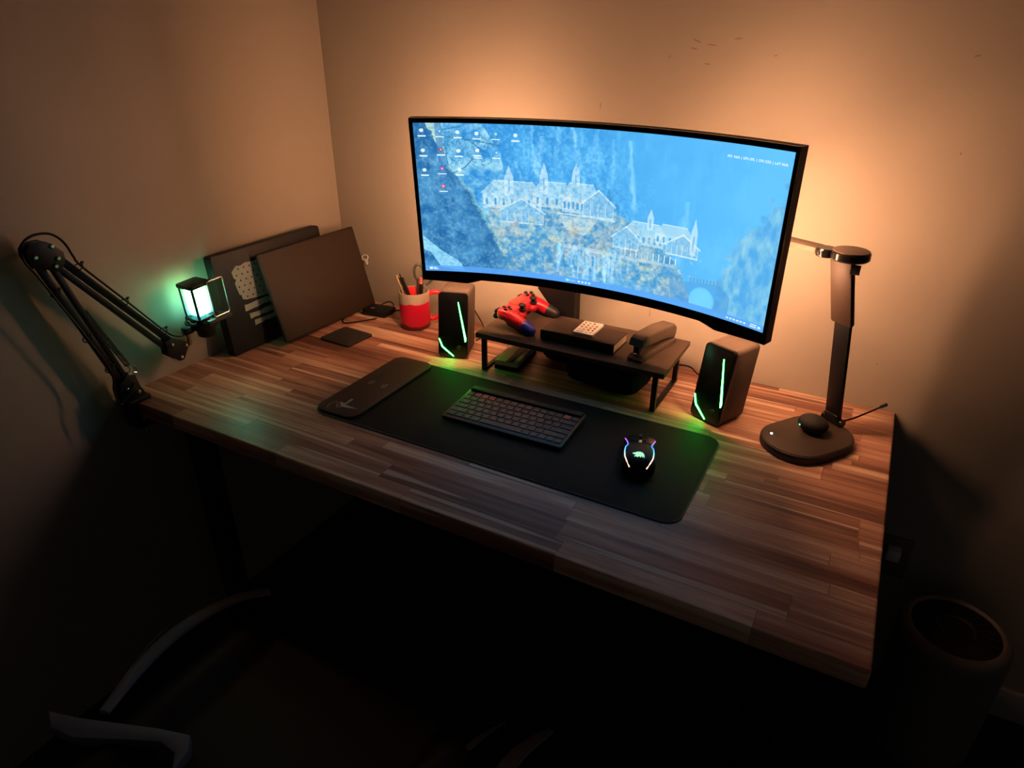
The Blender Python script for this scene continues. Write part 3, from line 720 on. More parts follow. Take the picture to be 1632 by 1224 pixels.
# under the riser: notes, pouches
nb = thing('wallet', 'flat black wallet lying under the riser beneath the note pad', 'wallet', (.712, -.178, DT), .1)
B().box((0, 0, .006), (.066, .125, .012), .003).done('body', M_['black'], nb)
pd = thing('note_pad', 'worn cream note pad with a dark strap under the riser', 'note pad', (.712, -.180, DT + .012), .1)
pg = B()
for i in range(5): pg.box((random.uniform(-.001, .001), random.uniform(-.0015, .0015), .0013 + .0024 * i), (.062, .118, .0021), .0004)
pg.done('pages', M_['paper'], pd)
B().box((.008, 0, .0126), (.017, .119, .001), .0003).done('strap', M_['darkgrey'], pd)
o = blob('case', [('x', (0, 0, .036), (.195, .125, .070), .03)], M_['black_soft'], None, .004, 8)
o.name = 'soft_case'; o.location = (.968, -.180, DT + .001); o.rotation_euler = (0, 0, -.12); tag(o, 'large black soft case pushed under the right half of the riser', 'case')
o = blob('pouch', [('b', (0, 0, .026), (.055, .045, .026))], M_['black_soft'], None, .003, 4)
o.name = 'pouch'; o.location = (.815, -.115, DT + .001); tag(o, 'small rounded black pouch behind the soft case under the riser', 'pouch')

# ================================================================== DESK MAT
dm = thing('desk_mat', 'long black desk mat with a brown wireless charging pad at its left end', 'desk mat', (.856, -.4715, DT))
B().prism(rr(.832, .320, .032, 8), 0, .0035, bev=.0012).done('cloth', M_['mat'], dm)
B().tube([(p[0], p[1], .0018) for p in rr(.833, .321, .032, 8)], .0017, 6, closed=True).done('stitched_edge', mat('grey_stitching', (.16, .17, .16), .6), dm)
cp = B(); cp.prism(rr(.112, .314, .026, 8, cx=-.358, cy=.0), .0035, .0095, bev=.0015); cpo = cp.done('charging_pad', M_['brownpad'], dm)
lg = mat('printed_silver_logo', (.42, .38, .38), .5)
for sx, rots in ((-1, PI), (1, 0)):
    wv = B()
    for r in (.007, .0115, .016):
        pts = [(-.358 + (.008 if sx > 0 else -.008) + r * math.cos(rots + a) * 1.0, .0 + r * math.sin(rots + a), .0097) for a in np.linspace(-.8, .8, 10)]
        wv.tube(pts, .00055, 5, flat=.3)
    wv.done('charging_mark', lg, cpo)
wg = B(); z0, z1 = .0095, .0099
wg.prism([(-.016, .0), (-.004, .006), (.006, .006), (.036, .022), (.012, -.002), (.004, -.006), (-.006, -.004)], z0, z1, M=T(-.362, -.118, 0, rz=-.55))
wg.prism([(-.002, .004), (.004, .004), (-.006, .030), (-.012, .028)], z0, z1, M=T(-.362, -.118, 0, rz=-.35))
wg.tube([(-.378 + .012 * math.cos(a), -.128 + .018 * math.sin(a), .0097) for a in np.linspace(1.9, 4.3, 12)], .0007, 5, flat=.3)
wg.tube([(-.366 + .006 * math.cos(a), -.126 + .006 * math.sin(a), .0097) for a in np.linspace(2, 6.2, 12)], .0008, 5, flat=.3)
wg.tube([(-.372 + .005 * math.cos(a), -.118 + .006 * math.sin(a), .0097) for a in np.linspace(0, 4.2, 10)], .0006, 5, flat=.3)
wg.done('winged_logo', lg, cpo)

# ================================================================== KEYBOARD
kbd = thing('keyboard', 'slim black compact keyboard with four coral red keys on the desk mat', 'keyboard', (.8565, -.4530, DT + .0035), .025)
TL = math.radians(3.2)
KM = Matrix.Translation((0, -.070, .004)) @ Matrix.Rotation(TL, 4, 'X')
kw = .284
B().prism(rr(kw, .140, .006, cy=.070), -.002, .0055, M=KM, bev=.0015).done('body', mat('black_keyboard_plate', (.016, .016, .018), .4), kbd)
B().box((0, .128, .008), (kw - .01, .018, .007), .003, M=KM).done('device_rest', M_['black'], kbd)
for sx in (-1, 1): B().box((sx * .11, .120, -.0035), (.03, .012, .011), .002, M=KM).done('foot', M_['rubber'], kbd)
key_m = mat('charcoal_keycap', (.030, .030, .033), .42); red_m = mat('coral_keycap', (.50, .085, .065), .45); leg_m = mat('key_legend_print', (.42, .42, .44), .6)
rows = [(['Esc', 'F1', 'F2', 'F3', 'F4', 'F5', 'F6', 'F7', 'F8', 'F9', 'F10', 'F11', 'F12', 'DeX', 'Del'], [1] * 15),
        (list('`1234567890-=') + ['Backspace'], [1] * 13 + [2]),
        (['Tab'] + list('QWERTYUIOP[]') + ['\\'], [1.5] + [1] * 12 + [1.5]),
        (['Caps'] + list("ASDFGHJKL;'") + ['Enter'], [1.75] + [1] * 11 + [2.25]),
        (['Shift'] + list('ZXCVBNM,./') + ['Shift'], [2.25] + [1] * 10 + [2.75]),
        (['Ctrl', 'Fn', 'Alt', 'Cmd', '', 'Alt', 'Ctrl', '<', '^', '>'], [1.25, 1, 1, 1.25, 5.5, 1, 1, 1, 1, 1])]
un = (kw - .010) / 15; rd = .0178
for ri, (labs, ws) in enumerate(rows):
    x = -kw / 2 + .005; yc = .1085 - ri * rd
    for i, (lb, q) in enumerate(zip(labs, ws)):
        wk = un * q; cxk = x + wk / 2; x += wk
        isred = ri == 0 and i in (1, 2, 3, 13)
        b_ = B(); b_.prism(rr(wk - .0026, rd - .0028, .0018, 3, cx=cxk, cy=yc), .0052, .0072, M=KM, bev=.0005, seg=1)
        ko = b_.done('key', red_m if isred else key_m, kbd)
        if lb and not isred:
            sz = .0062 if len(lb) == 1 else .0038
            vs_, fs_ = text_geo(lb); b_ = B()
            b_._add([KM @ Vector((cxk + a * sz, yc + c * sz, .00735)) for a, c, _ in vs_], fs_); b_.done('key_legend', leg_m, ko, smooth=False)

# ================================================================== MOUSE
ms_ = thing('mouse', 'black gaming mouse with glowing rainbow edges on the right of the desk mat', 'mouse', (1.148, -.475, DT + .0035), .29)
def loft(stations, n=24):
    """stations: (y, halfwidth_left, halfwidth_right, z0, height)"""
    b = B(); vs = []; fs = []
    for (y, hl, hr_, z0, h) in stations:
        for k in range(n):
            a = 2 * PI * k / n; c, s__ = math.cos(a), math.sin(a)
            e = .62
            x = (hr_ if c > 0 else hl) * math.copysign(abs(c) ** e, c); z = z0 + h * .5 + h * .5 * math.copysign(abs(s__) ** (.8 if s__ > 0 else .35), s__)
            vs.append((x, y, z))
    m = len(stations)
    for i in range(m - 1):
        for k in range(n): l = (k + 1) % n; fs.append((i * n + k, i * n + l, (i + 1) * n + l, (i + 1) * n + k))
    fs.append(tuple(range(n))); fs.append(tuple((m - 1) * n + k for k in range(n)))
    b._add(vs, fs); return b
stn = [(-.064, .012, .012, .003, .012), (-.062, .021, .021, .001, .022), (-.055, .029, .029, 0, .031), (-.040, .033, .033, 0, .038), (-.020, .033, .032, 0, .040),
       (.0, .030, .029, 0, .038), (.020, .029, .028, 0, .033), (.040, .031, .031, 0, .026), (.055, .033, .033, 0, .020), (.060, .032, .032, .001, .016)]
loft(stn).done('shell', M_['black'], ms_, ang=50)
def mtop(y, fx):
    ys = [s[0] for s in stn]; h = np.interp(y, ys, [s[4] for s in stn]); z_ = np.interp(y, ys, [s[3] for s in stn]); hl = np.interp(y, ys, [s[1] for s in stn])
    c = min(abs(fx), .999) ** (1 / .62); return Vector((fx * hl, y, z_ + h * .5 + h * .5 * (1 - c * c) ** .4))
for sx in (-1, 1):
    b_ = B(); pts = []
    for (y0, y1) in ((.018, .062),):
        vs = []; fs = []
        xs = [.22, .45, .7, .93] if sx > 0 else [.15, .45, .7, .93]; ys = np.linspace(.016, .063, 7)
        for y in ys:
            for q in xs: p_ = mtop(min(y, .0595), sx * q); p_.z += .0012; p_.y = y + (.004 * (1 - q) if y > .06 else 0); vs.append(tuple(p_))
        for y in ys:
            for q in xs: p_ = mtop(min(y, .0595), sx * q); p_.z -= .002; p_.y = y + (.004 * (1 - q) if y > .06 else 0); vs.append(tuple(p_))
        nx = 4; ny = 7; o2 = nx * ny
        for i in range(ny - 1):
            for k in range(nx - 1):
                fs.append((i * nx + k, i * nx + k + 1, (i + 1) * nx + k + 1, (i + 1) * nx + k)); fs.append((o2 + i * nx + k, o2 + (i + 1) * nx + k, o2 + (i + 1) * nx + k + 1, o2 + i * nx + k + 1))
            fs.append((i * nx, (i + 1) * nx, o2 + (i + 1) * nx, o2 + i * nx)); fs.append((i * nx + nx - 1, o2 + i * nx + nx - 1, o2 + (i + 1) * nx + nx - 1, (i + 1) * nx + nx - 1))
        for k in range(nx - 1):
            fs.append((k, o2 + k, o2 + k + 1, k + 1)); e0 = (ny - 1) * nx; fs.append((e0 + k, e0 + k + 1, o2 + e0 + k + 1, o2 + e0 + k))
        b_._add(vs, fs)
    b_.done('click_button', mat('satin_black_button', (.03, .03, .032), .25, coat=.3), ms_)
wh = B(); wh.lathe([(.0095, -.0035), (.0105, -.002), (.0105, .002), (.0095, .0035)], 24, M=T(0, .040, .026, ry=PI / 2)); wh.done('scroll_wheel', M_['darkgrey'], ms_)
b_ = B(); b_.box((0, .018, .0345), (.006, .010, .003), .001); b_.done('mode_button', M_['steel'], ms_)
rain = emission('rainbow_light', (1, 1, 1), 2.4, ('Y', -.058, .05, [(0, (1, .55, .36)), (.14, (1, .5, .45)), (.26, (.25, .6, 1)), (.55, (.02, .22, 1)), (.78, (.25, .08, 1)), (1, (.5, .08, .8))]))
for sx in (-1, 1):
    pts = []
    for y, f in ((-.0605, .70), (-.05, .74), (-.04, .80), (-.022, .84), (-.004, .88), (.004, .76), (.012, .80), (.03, .86), (.052, .92)):
        p_ = mtop(y, sx * f); p_.z += .0008; pts.append(p_)
    b_ = B(); b_.tube(pts, .0011, 6); b_.done('light_edge', rain, ms_)
lgm = B()   # small pale green crest on the palm
zc = .0405
def palm(pts, mzz): lgm._add([(x * 1.15, (y + .018) * 1.2 - .036, mtop((y + .018) * 1.2 - .036, x * 1.15 / .033).z + .0008) for x, y in pts], [tuple(range(len(pts)))])
palm([(-.011, -.016), (-.007, -.0145), (-.003, -.012), (.002, -.0115), (.006, -.0135), (.0085, -.018), (.0095, -.025), (.0075, -.0215), (.0065, -.0245), (.004, -.0215), (.003, -.0245), (0, -.0225), (-.002, -.0245), (-.004, -.0235), (-.0085, -.0235), (-.005, -.0205), (-.0105, -.018)], 0)
lgm.done('palm_logo', emission('pale_green_glow', (.45, 1, .62), 1.0), ms_, smooth=False)

# ================================================================== MUG WITH PENS (plain red and cream)
mug = thing('mug', 'red and cream mug holding pens and scissors beside the left speaker', 'mug', (.345, -.108, DT))
mb = B(); mb.lathe([(.036, 0), (.0425, .003), (.043, .008), (.0435, .104), (.0425, .107), (.0405, .107), (.039, .1), (.0385, .012), (.03, .008)], 56); 
def mugm():
    m = bpy.data.materials.new('two_tone_glaze'); m.use_nodes = True; nt = m.node_tree; b = nt.nodes['Principled BSDF']; N = nt.nodes.new
    tc = N('ShaderNodeTexCoord'); sp = N('ShaderNodeSeparateXYZ'); nt.links.new(tc.outputs['Object'], sp.inputs[0])
    nz = N('ShaderNodeTexNoise'); nz.inputs['Scale'].default_value = 22; nz.inputs['Detail'].default_value = 1; nt.links.new(tc.outputs['Object'], nz.inputs['Vector'])
    a = N('ShaderNodeMath'); a.operation = 'MULTIPLY_ADD'; nt.links.new(nz.outputs['Fac'], a.inputs[0]); a.inputs[1].default_value = .025; nt.links.new(sp.outputs['Z'], a.inputs[2])
    # boundary between red and cream
    c = N('ShaderNodeMath'); c.operation = 'LESS_THAN'; nt.links.new(a.outputs[0], c.inputs[0]); c.inputs[1].default_value = .088
    mx = N('ShaderNodeMix'); mx.data_type = 'RGBA'; nt.links.new(c.outputs[0], mx.inputs[0]); mx.inputs[6].default_value = (.42, .34, .27, 1); mx.inputs[7].default_value = (.60, .008, .045, 1)
    d = N('ShaderNodeMath'); d.operation = 'LESS_THAN'; nt.links.new(a.outputs[0], d.inputs[0]); d.inputs[1].default_value = .028
    m2 = N('ShaderNodeMix'); m2.data_type = 'RGBA'; nt.links.new(d.outputs[0], m2.inputs[0]); nt.links.new(mx.outputs[2], m2.inputs[6]); m2.inputs[7].default_value = (.12, .012, .02, 1)
    nt.links.new(m2.outputs[2], b.inputs['Base Color']); b.inputs['Roughness'].default_value = .35; return m
mb.done('body', mugm(), mug, ang=50)
hd = B(); hdv = Vector((.795, .607, 0))
hp = [hdv * .040 + Vector((0, 0, .094)), hdv * .060 + Vector((0, 0, .100)), hdv * .078 + Vector((0, 0, .092)), hdv * .083 + Vector((0, 0, .062)), hdv * .072 + Vector((0, 0, .032)), hdv * .055 + Vector((0, 0, .020)), hdv * .040 + Vector((0, 0, .022))]
hd.tube(spline(hp, 6), .0065, 12); hd.done('handle', M_['mugred'], mug)
def mp(a, z, dep=0): return Vector((.345 + .795 * a - .607 * dep, -.108 + .607 * a + .795 * dep, z))
pen = thing('pen', 'black ballpoint pen standing tilted in the mug', 'pen', mp(.012, DT + .012))
o0 = mp(.012, DT + .012); tip = mp(-.0353, .9114, -.01)
b_ = B(); b_.tube([Vector((0, 0, 0)), (tip - o0) * .15, (tip - o0) * .93], [.002, .0052, .0050], 14); b_.done('barrel', M_['black'], pen)
b_ = B(); b_.tube([(tip - o0) * .93, (tip - o0) * 1.0], [.0034, .0026], 12); b_.done('clicker', M_['chrome'], pen)
o0 = mp(.0, DT + .012, .012); tip = mp(-.043, .902, .004)
b_ = B(); b_.tube([o0, o0.lerp(tip, .9), tip], [.0045, .0058, .0035], 12); tag(b_.done('brush', M_['cream']), 'cream plastic brush handle leaning beside the black pen in the mug', 'brush')
b_ = B(); p_ = mp(-.002, .815, .008); b_.box((0, 0, 0), (.024, .004, .098), .0015, M=Matrix.Translation(p_ + Vector((0, 0, .002))) @ Matrix.Rotation(.65, 4, 'Z') @ Matrix.Rotation(-.12, 4, 'Y')); tag(b_.done('ruler', M_['red']), 'red plastic ruler sticking up inside the mug', 'ruler')
sc_ = thing('scissors', 'dark green handled scissors standing in the mug by the monitor edge', 'scissors', mp(.02, DT + .012))
o0 = mp(.02, DT + .012); gm = mat('dark_green_plastic', (.055, .07, .045), .4)
def ring(ca, cz, ra, rz_, tilt, dep):
    pts = []
    for t in np.linspace(0, 2 * PI, 28, endpoint=False):
        x = ra * math.cos(t); z = rz_ * math.sin(t); a = ca + x * math.cos(tilt) - z * math.sin(tilt); zz = cz + x * math.sin(tilt) + z * math.cos(tilt)
        pts.append(mp(a, zz, dep) - o0)
    b = B(); b.tube(pts, .0038, 10, closed=True); b.done('finger_loop', gm, sc_)
ring(.0175, .9045, .0125, .024, .05, .012); ring(.041, .884, .012, .021, -.75, .018)
b_ = B(); b_.tube([mp(.014, .882, .012) - o0, mp(.010, .84, .012) - o0, mp(.0, .77, .008) - o0], [.0045, .004, .0015], 10); b_.tube([mp(.03, .868, .018) - o0, mp(.014, .84, .014) - o0, mp(.004, .77, .01) - o0], [.0045, .004, .0015], 10); b_.done('blade', M_['steel'], sc_)
b_ = B(); o0 = mp(.018, .78, -.008); tip = mp(.0215, .898, -.012); b_.tube([o0, o0.lerp(tip, .85)], .0055, 12); mk = b_.done('marker', M_['black'])
tag(mk, 'dark marker with a pale cap in front of the scissor loops in the mug', 'marker')
b_ = B(); b_.tube([o0.lerp(tip, .85), tip], [.0058, .0045], 12); b_.done('cap', mat('pink_cap', (.45, .12, .13), .3), mk)

# ================================================================== LEFT END: LAPTOP, PORTABLE MONITOR, DOCK
lp = thing('laptop', 'closed dark laptop with a distressed starry decal standing against the left wall', 'laptop', (.0665, -.330, DT + .001), rot=(-.09, 0, 1.561))
B().prism(rr(.374, .263, .008, cy=.1315), .0, .026, M=YP, bev=.002).done('chassis', M_['black'], lp)
B().prism(rr(.372, .261, .007, cy=.1315), -.0015, -.0001, M=YP, bev=.0006).done('lid', mat('dark_blue_grey_lid', (.010, .010, .013), .45, spec=.3), lp)
dc = B(); rg = random.Random(3)
def lx(y): return (y + .330)    # world y -> local x (yaw ~ 90 deg)
YD = YP @ Matrix.Translation((0, 0, -.0019))
def strip_poly(x0, x1, z0, z1, sk, seed):
    r = random.Random(seed); top = []; bot = []
    n = 7
    for i in range(n + 1):
        t = i / n; x = x0 + (x1 - x0) * t
        top.append((x + r.uniform(-.001, .001), z1 + sk * t + r.uniform(-.002, .0015))); bot.append((x + r.uniform(-.001, .001), z0 + sk * t + r.uniform(-.0015, .002)))
    return bot + top[::-1]
decal_m = mat('pale_decal', (.44, .47, .44), .6)
dc.prism([(-.132, .168), (-.128, .150), (-.122, .148), (-.125, .138), (-.112, .133), (-.06, .128), (-.02, .128), (-.02, .222), (-.075, .224), (-.09, .226), (-.105, .222), (-.12, .224), (-.136, .212), (-.134, .196), (-.128, .190), (-.134, .182)], 0, .0004, M=YD)
for i, (z0, x0) in enumerate(((.104, -.122), (.080, -.112), (.060, -.102))):
    dc.prism(strip_poly(x0, -.02, z0, z0 + .016 - .002 * i, .002, i), 0, .0004, M=YD)
dco = dc.done('flag_decal', decal_m, lp, smooth=False)
sb = B()
for i in range(6):
    for k in range(5):
        x = -.124 + .018 * k + (.009 if i % 2 else 0); z = .140 + .0150 * i
        if x > -.03: continue
        sb.prism([(x + .0035 * math.cos(PI / 2 + a * PI / 5) * (1 if a % 2 == 0 else .45), z + .0035 * math.sin(PI / 2 + a * PI / 5) * (1 if a % 2 == 0 else .45)) for a in range(10)], -.0003, .0001, M=YD)
sb.done('decal_stars', M_['black'], dco, smooth=False)

pm = thing('portable_monitor', 'slim switched-off second monitor tilted back on a flat foot, in front of the laptop', 'monitor', (.1395, -.2207, DT + .009), rot=(-.274, 0, 1.5366))
B().prism(rr(.3572, .2419, .006, cy=.121), .0, .010, M=YP, bev=.0015).done('panel', mat('dark_back_shell', (.02, .016, .014), .45, spec=.3), pm)
B().prism(rr(.350, .235, .004, cy=.121), -.0012, -.0001, M=YP, bev=.0004).done('display', mat('matte_dark_display', (.036, .023, .016), .5, spec=.25), pm)
B().box((-.178, .005, .11), (.0012, .006, .17), .0003).done('side_trim', M_['chrome'], pm)
pf = thing('pad', 'small square black pad lying flat on the desk in front of the second monitor', 'pad', (.2305, -.2755, DT), -.06)
B().prism(rr(.108, .098, .008), 0, .006, bev=.0015).done('slab', mat('black_rubber_slab', (.02, .017, .016), .55), pf)
dk = thing('external_drive', 'small black box with cables on the desk by the corner behind the pad', 'drive', (.190, -.082, DT), .1)
B().box((0, 0, .0085), (.082, .062, .016), .003).done('case', M_['black'], dk)
B().box((-.018, -.006, .0167), (.012, .004, .0005)).done('printed_mark', lg, dk)
pc = B(); pc.tube([(-.040, -.016, .007), (-.052, -.018, .007)], .0045, 10); pc.done('plug', M_['steel'], dk)
cable('usb_cable', [(.136, -.105, .757), (.12, -.15, .754), (.155, -.20, .7535), (.19, -.165, .7535), (.215, -.125, .753)], .002, 'black cable looping from the small black box along the second monitor')
cable('usb_cable', [(.231, -.07, .76), (.25, -.06, .764), (.262, -.052, .762), (.27, -.055, .753)], .0022, 'short black cable stub right of the small black box')
cable('usb_cable', [(.17, -.045, .762), (.185, -.025, .768), (.20, -.025, .762), (.215, -.045, .757)], .0018, 'thin black cable arching behind the small black box')
hk = B(); hk.tube([(.0975 + .011 * math.cos(a), -.016 + .005 * math.sin(a), .892 + .007 * math.sin(a)) for a in np.linspace(0, 2 * PI, 24, endpoint=False)], .0016, 8, closed=True)
hk.tube([(.088, -.012, .884), (.088, -.004, .877)], .004, 10); hk.box((.088, -.0022, .874), (.012, .004, .018), .001)
tag(hk.done('wall_hook', M_['white']), 'small white ring hook on the back wall above the second monitor edge', 'hook')

# ================================================================== EARBUD CASE ON LAMP BASE
eb = thing('earbud_case', 'small rounded black earbud case with a green light on the lamp base', 'case', (1.432, -.216, DT + .0195), -.35)
b_ = B(); b_.ball((0, 0, .0185), (.031, .025, .0185), n=32); b_.done('shell', M_['rubber'], eb)
b_ = B(); b_.ball((-.0185, -.0190, .0155), (.0016, .0016, .0016), n=10); b_.done('status_light', emission('green_led', (.05, 1, .35), 8), eb)
cable('lamp_cable', [(1.484, -.148, .775), (1.500, -.145, .782), (1.530, -.158, .815), (1.547, -.166, .835)], .0020, 'black cable rising stiffly from the lamp hinge', n=6)
b_ = B(); b_.tube([(1.545, -.165, .833), (1.5535, -.170, .843)], .0034, 10); tag(b_.done('cable_clip', M_['rubber']), 'small black clip at the tip of the lamp cable', 'clip')

# ================================================================== BOOM ARM + MICROPHONE
ba = thing('boom_arm', 'black folding microphone boom arm clamped at the front left desk corner', 'boom arm', (.05, -.80, DT))
BO = Matrix.Translation((-.05, .80, -DT))     # world -> local
def yz(pts, x0, x1, name, m, par, bev=.001):
    return B().prism(pts, x0, x1, M=BO @ XP, bev=bev).done(name, m, par)
elbow = [(-.9230, 1.1209), (-.9188, 1.1053), (-.9124, 1.0889), (-.9009, 1.0930), (-.8884, 1.0850), (-.8780, 1.0800), (-.8640, 1.0870), (-.8560, 1.0990), (-.8560, 1.1150), (-.8735, 1.1363), (-.8843, 1.1431), (-.9127, 1.1433), (-.9215, 1.134)]
for x0 in (.036, .061): yz(elbow, x0, x0 + .003, 'elbow_plate', M_['metal_black'], ba, .0006)
def rodb(a, b2, wd, th=.012, x=.05):
    return B().bar((x, a[0], a[1]), (x, b2[0], b2[1]), wd, th, M=BO)
rodb((-.9020, 1.095), (-.8090, .792), .013).done('lower_rod', M_['metal_black'], ba)
rodb((-.8790, 1.090), (-.7950, .792), .011).done('lower_rod', M_['metal_black'], ba)
rodb((-.8700, 1.112), (-.6720, .850), .014).done('upper_rod', M_['metal_black'], ba)
rodb((-.8760, 1.094), (-.6800, .829), .012).done('upper_rod', M_['metal_black'], ba)
for pr_ in ([(-.6930, .8590), (-.6735, .8620), (-.6330, .8360), (-.6560, .8010), (-.6680, .8010), (-.6930, .8240)],):
    for x0 in (.037, .060): yz(pr_, x0, x0 + .003, 'end_plate', M_['metal_black'], ba, .0006)
for x0 in (.035, .062): yz([(-.8200, .8085), (-.8020, .8200), (-.7840, .8150), (-.7790, .7850), (-.7690, .7580), (-.8250, .7580), (-.8260, .790)], x0, x0 + .003, 'base_plate', M_['metal_black'], ba, .0006)
def spring(a, b2, r, turns, x, nm='spring', wr=.0011):
    a = Vector((x, a[0], a[1])); b2 = Vector((x, b2[0], b2[1])); d = b2 - a; dn = d.normalized(); e1 = Vector((1, 0, 0)); e2 = dn.cross(e1)
    pts = []
    for k in range(turns * 8 + 1):
        t = k / (turns * 8); an = 2 * PI * turns * t; pts.append(a + d * t + (e1 * math.cos(an) + e2 * math.sin(an)) * r)
    return B().tube(pts, wr, 5, M=BO).done(nm, M_['metal_black'], ba)
spring((-.845, .985), (-.786, .835), .0055, 34, .050); spring((-.84, 1.068), (-.775, .985), .0050, 22, .050)
b_ = B(); b_.tube([(.05, -.776, .832), (.05, -.768, .822), (.05, -.770, .812), (.05, -.779, .815)], .0018, 8, M=BO); b_.tube([(.05, -.790, .84), (.05, -.783, .826), (.05, -.788, .818)], .0018, 8, M=BO); b_.done('spring_hook', M_['steel'], ba)
sw = B()
for (y, z) in ((-.9094, 1.1174), (-.8696, 1.1060), (-.8780, 1.0920), (-.8745, 1.131)): sw.lathe([(.0042, 0), (.0042, .0028), (.003, .004)], 14, M=BO @ Matrix.Translation((.064, y, z)) @ Matrix.Rotation(PI / 2, 4, 'Y'))
for (y, z) in ((-.6790, .8480), (-.6440, .8340), (-.6620, .8100)): sw.lathe([(.0036, 0), (.0036, .0028), (.0026, .004)], 14, M=BO @ Matrix.Translation((.063, y, z)) @ Matrix.Rotation(PI / 2, 4, 'Y'))
for (y, z) in ((-.8100, .7890), (-.7860, .7730)): sw.lathe([(.004, 0), (.004, .0028), (.003, .004)], 14, M=BO @ Matrix.Translation((.065, y, z)) @ Matrix.Rotation(PI / 2, 4, 'Y'))
sw.done('screw', M_['steel'], ba)
cl = B(); cl.box((.05, -.793, .7555), (.046, .055, .011), .002, M=BO); cl.box((.05, -.8065, .725), (.04, .011, .07), .002, M=BO); cl.box((.05, -.79, .690), (.04, .045, .009), .002, M=BO)
cl.lathe([(.008, 0), (.008, .012)], 16, M=BO @ Matrix.Translation((.05, -.797, .758))); cl.done('clamp', M_['metal_black'], ba)
b_ = B(); b_.tube([(.05, -.784, .694), (.05, -.784, .713)], .009, 16, M=BO); b_.tube([(.05, -.784, .655), (.05, -.784, .695)], .004, 12, M=BO); b_.tube([(.022, -.784, .66), (.078, -.784, .66)], .003, 10, M=BO); b_.done('clamp_screw', M_['steel'], ba)
cable('microphone_cable', [(.072, -.795, .80), (.072, -.835, .765), (.072, -.842, .80), (.070, -.836, .845), (.069, -.862, .93), (.069, -.895, 1.02), (.069, -.9134, 1.0707), (.066, -.9190, 1.0881), (.062, -.9275, 1.1095), (.056, -.9265, 1.1300), (.05, -.9150, 1.1460), (.05, -.897, 1.1545), (.05, -.876, 1.1545), (.052, -.8609, 1.1490), (.055, -.8496, 1.1368), (.06, -.8442, 1.1219), (.064, -.8402, 1.1021), (.066, -.8302, 1.0783), (.066, -.76, .983), (.066, -.69, .888), (.066, -.665, .866), (.062, -.640, .858), (.060, -.625, .862)], .0024,
      'thin black microphone cable looping over the boom arm elbow and along its rods', n=7)
for (y, z) in ((-.8310, 1.079), (-.7580, .980), (-.6870, .886), (-.8885, 1.0400), (-.8545, .930), (-.8280, .848)):
    b_ = B(); b_.tube([(.056 + .013 * math.cos(a), y - .002 + .009 * math.sin(a) * .8, z - .002 + .009 * math.sin(a) * .6) for a in np.linspace(0, 2 * PI, 20, endpoint=False)], .0013, 6, closed=True, M=BO)
    b_.box((.062, y + .005, z + .007), (.004, .006, .005), .001, M=BO); b_.done('cable_tie', M_['rubber'], ba)

mc = thing('microphone', 'glowing green-lit condenser microphone in a shock mount at the end of the boom arm', 'microphone', (.06, -.577, .871), rot=(0, 0, 0))
mc.rotation_euler = (math.radians(3), 0, 0)
# local: x away from wall, y along the wall towards the corner, z up the tilted body
b_ = B()
HX, HY = .0225, .0235; zt = .100; z0 = .018
for sx in (-1, 1):
    for sy in (-1, 1): b_.box((sx * HX, -.006 + sy * HY, (zt + z0) / 2), (.0045, .0045, zt - z0), .001)
b_.prism(rr(.056, .060, .008, cx=0, cy=-.006), zt - .004, zt + .004, bev=.001); b_.prism(rr(.056, .060, .008, cx=0, cy=-.006), z0 - .006, z0 + .002, bev=.001)
b_.done('cage', M_['metal_black'], mc)
b_ = B()   # side grille: thin wires
for i in range(18):
    z = z0 + .004 + i * (zt - z0 - .010) / 17
    b_.tube([(sx_ * HX * 1.02, -.006 + sy_ * HY * 1.02, z) for sx_, sy_ in ((-1, -1), (1, -1), (1, 1), (-1, 1))], .0006, 4, closed=True)
for i in range(9):
    y = -.006 - HY + (i + 1) * 2 * HY / 10
    b_.tube([(HX * 1.03, y, z0), (HX * 1.03, y, zt - .004)], .0005, 4)
    x = -HX + (i + 1) * 2 * HX / 10
    b_.tube([(x, -.006 - HY * 1.03, z0), (x, -.006 - HY * 1.03, zt - .004)], .0007, 4)
b_.done('grille', M_['steel'], mc)
b_ = B(); b_.box((0, -.006, (z0 + zt) / 2), (.036, .038, zt - z0 - .010), .004)
b_.done('light_core', emission('microphone_glow', (1, 1, 1), MIC_STRENGTH, ('Z', z0, zt, [(0, (.03, .60, .62)), (.3, (.22, .95, .62)), (.7, (.30, 1, .46)), (1, (.22, .85, .14))])), mc)
b_ = B(); b_.prism(rr(.004, .050, .0015, cx=.0, cy=.052), z0 - .002, zt + .004)
sh = B(); sh.prism(rr(.046, .090, .004, cx=.036, cy=.060), .0, .0012, M=Matrix(((0, 0, 1, .034), (1, 0, 0, -.008), (0, 1, 0, 0), (0, 0, 0, 1))))
gl = mat('smoked_filter_mesh', (.03, .04, .04), .3, alpha=.45)
sh.done('pop_filter', gl, mc)
b_ = B(); b_.tube([(.0345, -.008 + p[0], p[1]) for p in rr(.046, .090, .006, cx=.036, cy=.060)], .0016, 6, closed=True); b_.done('filter_frame', M_['steel'], mc)
b_ = B(); b_.prism([(.0, -.020), (.040, -.018), (.046, .046), (.034, .052), (-.02, .03)][::1], .004, .014, bev=.002); b_.done('filter_bracket', mat('dark_bronze_metal', (.05, .042, .035), .4), mc)
b_ = B(); b_.lathe([(.036, -.006), (.038, -.004), (.038, .008), (.036, .010), (.031, .010), (.031, -.006)], 40, M=Matrix.Translation((0, -.010, 0)), cap=False); b_.box((0, -.052, -.002), (.020, .024, .018), .004); b_.done('shock_ring', M_['metal_black'], mc)
